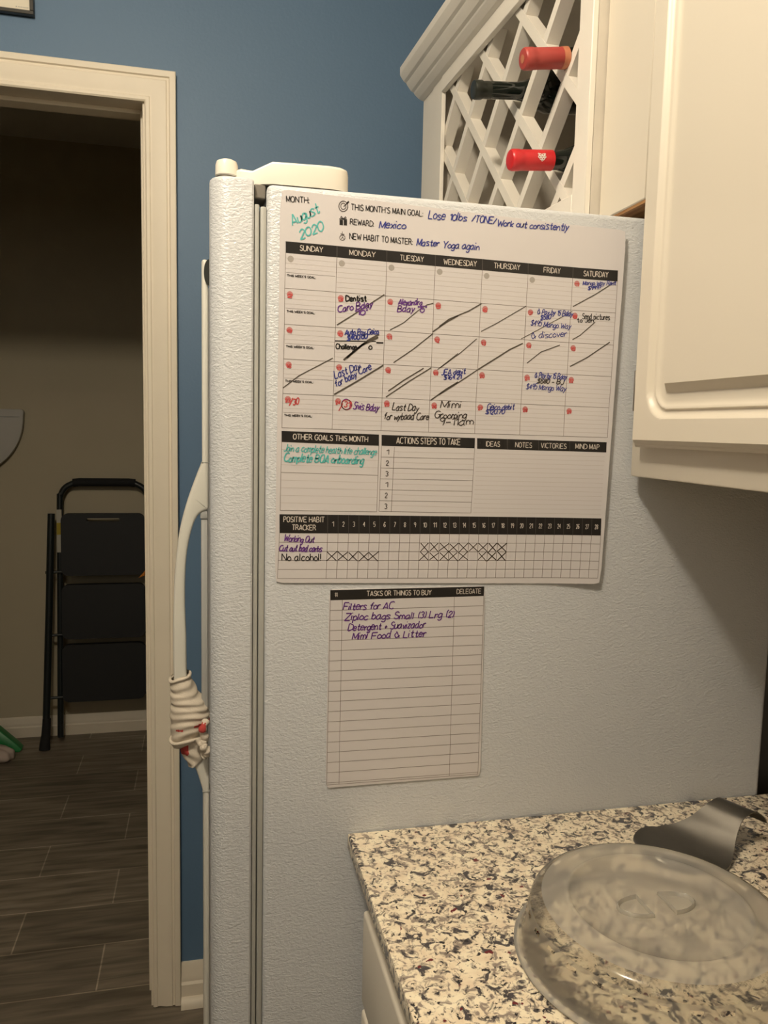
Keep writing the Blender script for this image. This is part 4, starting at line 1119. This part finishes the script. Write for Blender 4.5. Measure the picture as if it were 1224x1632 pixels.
for sg in (-1, 1):
    pts = []
    for k in range(15):
        a = -math.pi/2+math.pi*k/14; pts.append((sg*(.011+.0245*math.cos(a)**.9 if math.cos(a) > 1e-6 else sg*0+.011*1), .0138*math.sin(a)))
    pts = [(sg*(.011+.0245*max(0, math.cos(-math.pi/2+math.pi*k/14))), .0138*math.sin(-math.pi/2+math.pi*k/14)) for k in range(15)]
    n_ = 6; line = pts+[(pts[-1][0], pts[-1][1]+(pts[0][1]-pts[-1][1])*k/n_) for k in range(1, n_)]
    bm = bmesh.new(); prev = None; levels = [(1.09, .0468), (1.07, .0494), (1.00, .0502), (.93, .0494), (.88, .0440), (.80, .0405)]
    cxm = sg*.021; rings = []
    for f_, z in levels: rings.append([bm.verts.new(LC+Vector((cxm+(x-cxm)*f_-.0025, (y)*f_-.001, z))) for x, y in line])
    for A_, B_ in zip(rings, rings[1:]):
        for i in range(len(A_)): bm.faces.new((A_[i], A_[(i+1) % len(A_)], B_[(i+1) % len(B_)], B_[i]))
    bm.faces.new(rings[-1]); fix(bm)
    obj('finger_hold', bm, 'lid_edge', lid, 50)

# ------------------------------------------------------------------ steel spoon rest
def make_spoon_rest():
    ang = math.radians(10); dv = Vector((math.cos(ang), math.sin(ang), 0)); nv = Vector((-math.sin(ang), math.cos(ang), 0))
    # centre path: (distance along, height) ; half width
    path = [(-.052, .0085, .006), (-.049, .0060, .018), (-.040, .0030, .032), (-.022, .0012, .044), (0, .0010, .049), (.015, .0030, .047), (.028, .0085, .038), (.040, .0175, .029), (.050, .0275, .0235), (.060, .0355, .021), (.072, .0395, .0205), (.082, .0375, .021), (.090, .0315, .0215), (.0945, .0245, .022)]
    P_ = catmull(path, 5); bm = bmesh.new(); nw = 18; g = []
    C0 = Vector((.447, -.107, CT))
    for t, z, hw in P_:
        row = []
        for k in range(nw+1):
            s = -1+2*k/nw
            bowl = .0055*max(0, 1-((t+.025)/.035)**2)*(s*s)
            row.append(bm.verts.new(C0+dv*(t-.24*s*hw*min(1, max(0, t/.05)))+nv*(s*hw)+Vector((0, 0, z+bowl+.0014))))
        g.append(row)
    for i in range(len(g)-1):
        for k in range(nw): bm.faces.new((g[i][k], g[i][k+1], g[i+1][k+1], g[i+1][k]))
    bmesh.ops.recalc_face_normals(bm, faces=bm.faces); bmesh.ops.solidify(bm, geom=bm.faces[:], thickness=.0011)
    fix(bm); o = obj('spoon_rest', bm, 'steel', None, 50)
    return tag(o, 'dark stainless steel spoon rest with arched end behind the plastic cover', 'spoon rest')
make_spoon_rest()

# ------------------------------------------------------------------ framed print on the blue wall
pf = thing('picture_frame', 'dark framed cream print hanging on the blue wall above the doorway', 'picture', (-.60, YB-.008, 2.17))
bm = bmesh.new(); X0, X1, Z0, Z1 = -.82, -.391, 2.170, 2.46
add_prism(bm, [(X0, YB-.002, Z0), (X1, YB-.002, Z0), (X1, YB-.002, Z1), (X0, YB-.002, Z1)], (0, -.003, 0))
bw = .0075
for a in ((X0, X1, Z0, Z0+bw), (X0, X1, Z1-bw, Z1), (X0, X0+bw, Z0+bw, Z1-bw), (X1-bw, X1, Z0+bw, Z1-bw)): add_box(bm, a[0], a[1], YB-.016, YB-.001, a[2], a[3], .001, 1)
fix(bm); obj('frame', bm, 'frame', pf)
bm = box(X0+bw, X1-bw, YB-.0075, YB-.0055, Z0+bw, Z1-bw)
obj('print', bm, 'print', pf)
bm = bmesh.new(); add_box(bm, -.4255, -.4233, YB-.0080, YB-.0076, 2.1842, 2.1858)
x = -.4215
for wd in (.0022, .0016, .0024, .0014, .0020, .0018, .0012, .0020): add_box(bm, x, x+wd, YB-.0080, YB-.0076, 2.1845, 2.1855); x += wd+.0007
obj('caption', bm, 'gasket', pf)

# ------------------------------------------------------------------ closet: step ladder and floor things
ld = thing('step_ladder', 'folded black three step ladder leaning on the closet wall behind the doorway', 'ladder', (-.47, 2.6, 0))
CXL = -.475
def fy(z): return 2.575+.055*z                       # lean of the ladder towards the wall
rail = [(sx*s_+CXL, z) for s_, q in ((-1, 0), (1, 1)) for sx, z in ([(.186, .03), (.182, .50), (.178, 1.02), (.174, 1.056), (.160, 1.086), (.134, 1.104), (.10, 1.109)][::-1] if q else [(.186, .03), (.182, .50), (.178, 1.02), (.174, 1.056), (.160, 1.086), (.134, 1.104), (.10, 1.109)])]
bm = bmesh.new(); add_tube(bm, [(x, fy(z)+.035, z) for x, z in catmull(rail, 4)], .0125, 12); fix(bm)
rf_ = obj('rear_rail', bm, 'ladder', ld, 60)
bm = bmesh.new(); add_tube(bm, [(CXL-.125, fy(1.11)+.035, 1.1105), (CXL-.10, fy(1.11)+.035, 1.1135), (CXL+.10, fy(1.11)+.035, 1.1135), (CXL+.125, fy(1.11)+.035, 1.1105)], .0175, 16); fix(bm)
obj('hand_grip', bm, 'foam', rf_, 60)
bm = bmesh.new(); add_box(bm, CXL-.189, CXL-.168, fy(.9)+.016, fy(.9)+.022, .82, 1.00, .0005, 1); fix(bm); obj('sticker', bm, 'label_white', rf_)['label'] = 'white and yellow warning sticker'
bm = bmesh.new(); add_box(bm, CXL-.1885, CXL-.1685, fy(.9)+.0150, fy(.9)+.0158, .895, .945, .0003, 1); obj('sticker_band', bm, 'label_yellow', rf_)
for sg in (-1, 1):
    bm = bmesh.new(); add_tube(bm, [(CXL+sg*.206, fy(.985), .985), (CXL+sg*.222, fy(.5), .5), (CXL+sg*.238, fy(.03), .045)], .0145, 14); fix(bm)
    fl = obj('front_leg', bm, 'ladder', ld, 60)
    bm = bmesh.new(); add_tube(bm, [(CXL+sg*.2335, fy(.12), .125), (CXL+sg*.2370, fy(.06)-.004, .060), (CXL+sg*.2395, fy(0)-.016, .022), (CXL+sg*.2400, fy(0)-.020, .0)], [.0165, .018, .021, .0225], 14); fix(bm)
    obj('foot', bm, 'foam', fl, 60)
for z0, z1, slot in ((.7275, .9865, 1), (.4615, .690, 0), (.196, .438, 0)):
    bm = bmesh.new(); hw = .1665; r = .028; pts = []
    for cx_, cz_, a0 in ((hw-r, z0+r, -90), (hw-r, z1-r, 0), (-hw+r, z1-r, 90), (-hw+r, z0+r, 180)):
        for k in range(7):
            a = math.radians(a0+15*k); pts.append((CXL+cx_+r*math.cos(a), cz_+r*math.sin(a)))
    vs = [bm.verts.new((x, fy(z)-.022, z)) for x, z in pts]; es = [bm.edges.new((vs[i], vs[(i+1) % len(vs)])) for i in range(len(vs))]
    if slot:
        q = [(CXL-.062, z1-.034), (CXL+.062, z1-.034), (CXL+.066, z1-.030), (CXL+.066, z1-.023), (CXL+.062, z1-.019), (CXL-.062, z1-.019), (CXL-.066, z1-.023), (CXL-.066, z1-.030)]
        v2 = [bm.verts.new((x, fy(z)-.022, z)) for x, z in q]; es += [bm.edges.new((v2[i], v2[(i+1) % len(v2)])) for i in range(len(v2))]
    bmesh.ops.triangle_fill(bm, edges=es, use_beauty=True)
    r_ = bmesh.ops.extrude_face_region(bm, geom=bm.faces[:])
    for v in r_['geom']:
        if isinstance(v, bmesh.types.BMVert): v.co.y += .026
    fix(bm); obj('step', bm, 'step', ld, 30)
for z in (.72, .455, .19):
    for sg in (-1, 1):
        bm = bmesh.new(); add_tube(bm, [(CXL+sg*.160, fy(z)+.012, z+.02), (CXL+sg*.232, fy(z)+.002, z+.02)], .006, 8); fix(bm); obj('pivot_bar', bm, 'ladder', ld, 60)

bm = bmesh.new(); add_prism(bm, [(-.330, 2.536, .724), (-.300, 2.536, .760), (-.270, 2.536, .770), (-.270, 2.536, .742), (-.305, 2.536, .734)], (0, .010, 0)); bevel_sharp(fix(bm), .002)
tag(obj('tool_handle', bm, 'orange', None, 40), 'orange plastic tip in front of the black step ladder by the door casing', 'tool')
# green dustpan-like piece and pale cloth at the left edge
bm = bmesh.new(); add_prism(bm, [(-.93, 2.62, .115), (-.915, 2.62, .112), (-.822, 2.60, .030), (-.802, 2.59, .012), (-.810, 2.59, .001), (-.86, 2.59, .001), (-.95, 2.60, .050), (-1.02, 2.61, .09)], (0, -.045, 0)); bevel_sharp(fix(bm), .003)
tag(obj('dustpan', bm, 'green', None, 40), 'bright green plastic dustpan tilted on the closet floor', 'dustpan')
bm = bmesh.new(); bmesh.ops.create_uvsphere(bm, u_segments=32, v_segments=18, radius=1)
for v in bm.verts:
    c = v.co.copy(); k = 1+.10*math.sin(5*c.x+3*c.z)+.07*math.sin(9*c.y+2*c.x)
    v.co = Vector((-.885+.075*c.x*k, 2.478+.05*c.y*k, max(.0005, .026+.034*c.z*k)))
tag(obj('cloth', bm, 'pale', None, 80), 'pale pinkish crumpled cloth on the closet floor next to the green dustpan', 'cloth')
# rounded pale board on the closet wall
bm = bmesh.new(); pts = [(-1.08, 1.412)]+[(-.800+.012*math.sin(a), 1.400+.012*math.cos(a)) for a in (0, .5, 1.0, 1.5)]
pts += [(-.790-.20*(1-math.cos(a)), 1.385-.235*math.sin(a)) for a in [math.pi/2*k/14 for k in range(15)]]
pts += [(-1.08, 1.150)]
add_prism(bm, [(x, 2.705, z) for x, z in pts], (0, -.028, 0)); fix(bm); bevel_sharp(bm, .003, 2, 50)
hb = thing('hanging_board', 'pale board with a rounded lower corner fixed to the closet wall', 'board', (-.93, 2.70, 1.15))
obj('board', bm, 'board', hb, 30)
bm = box(-1.078, -.802, 2.6735, 2.6775, 1.3800, 1.3825); obj('rim_line', bm, 'gasket', hb)
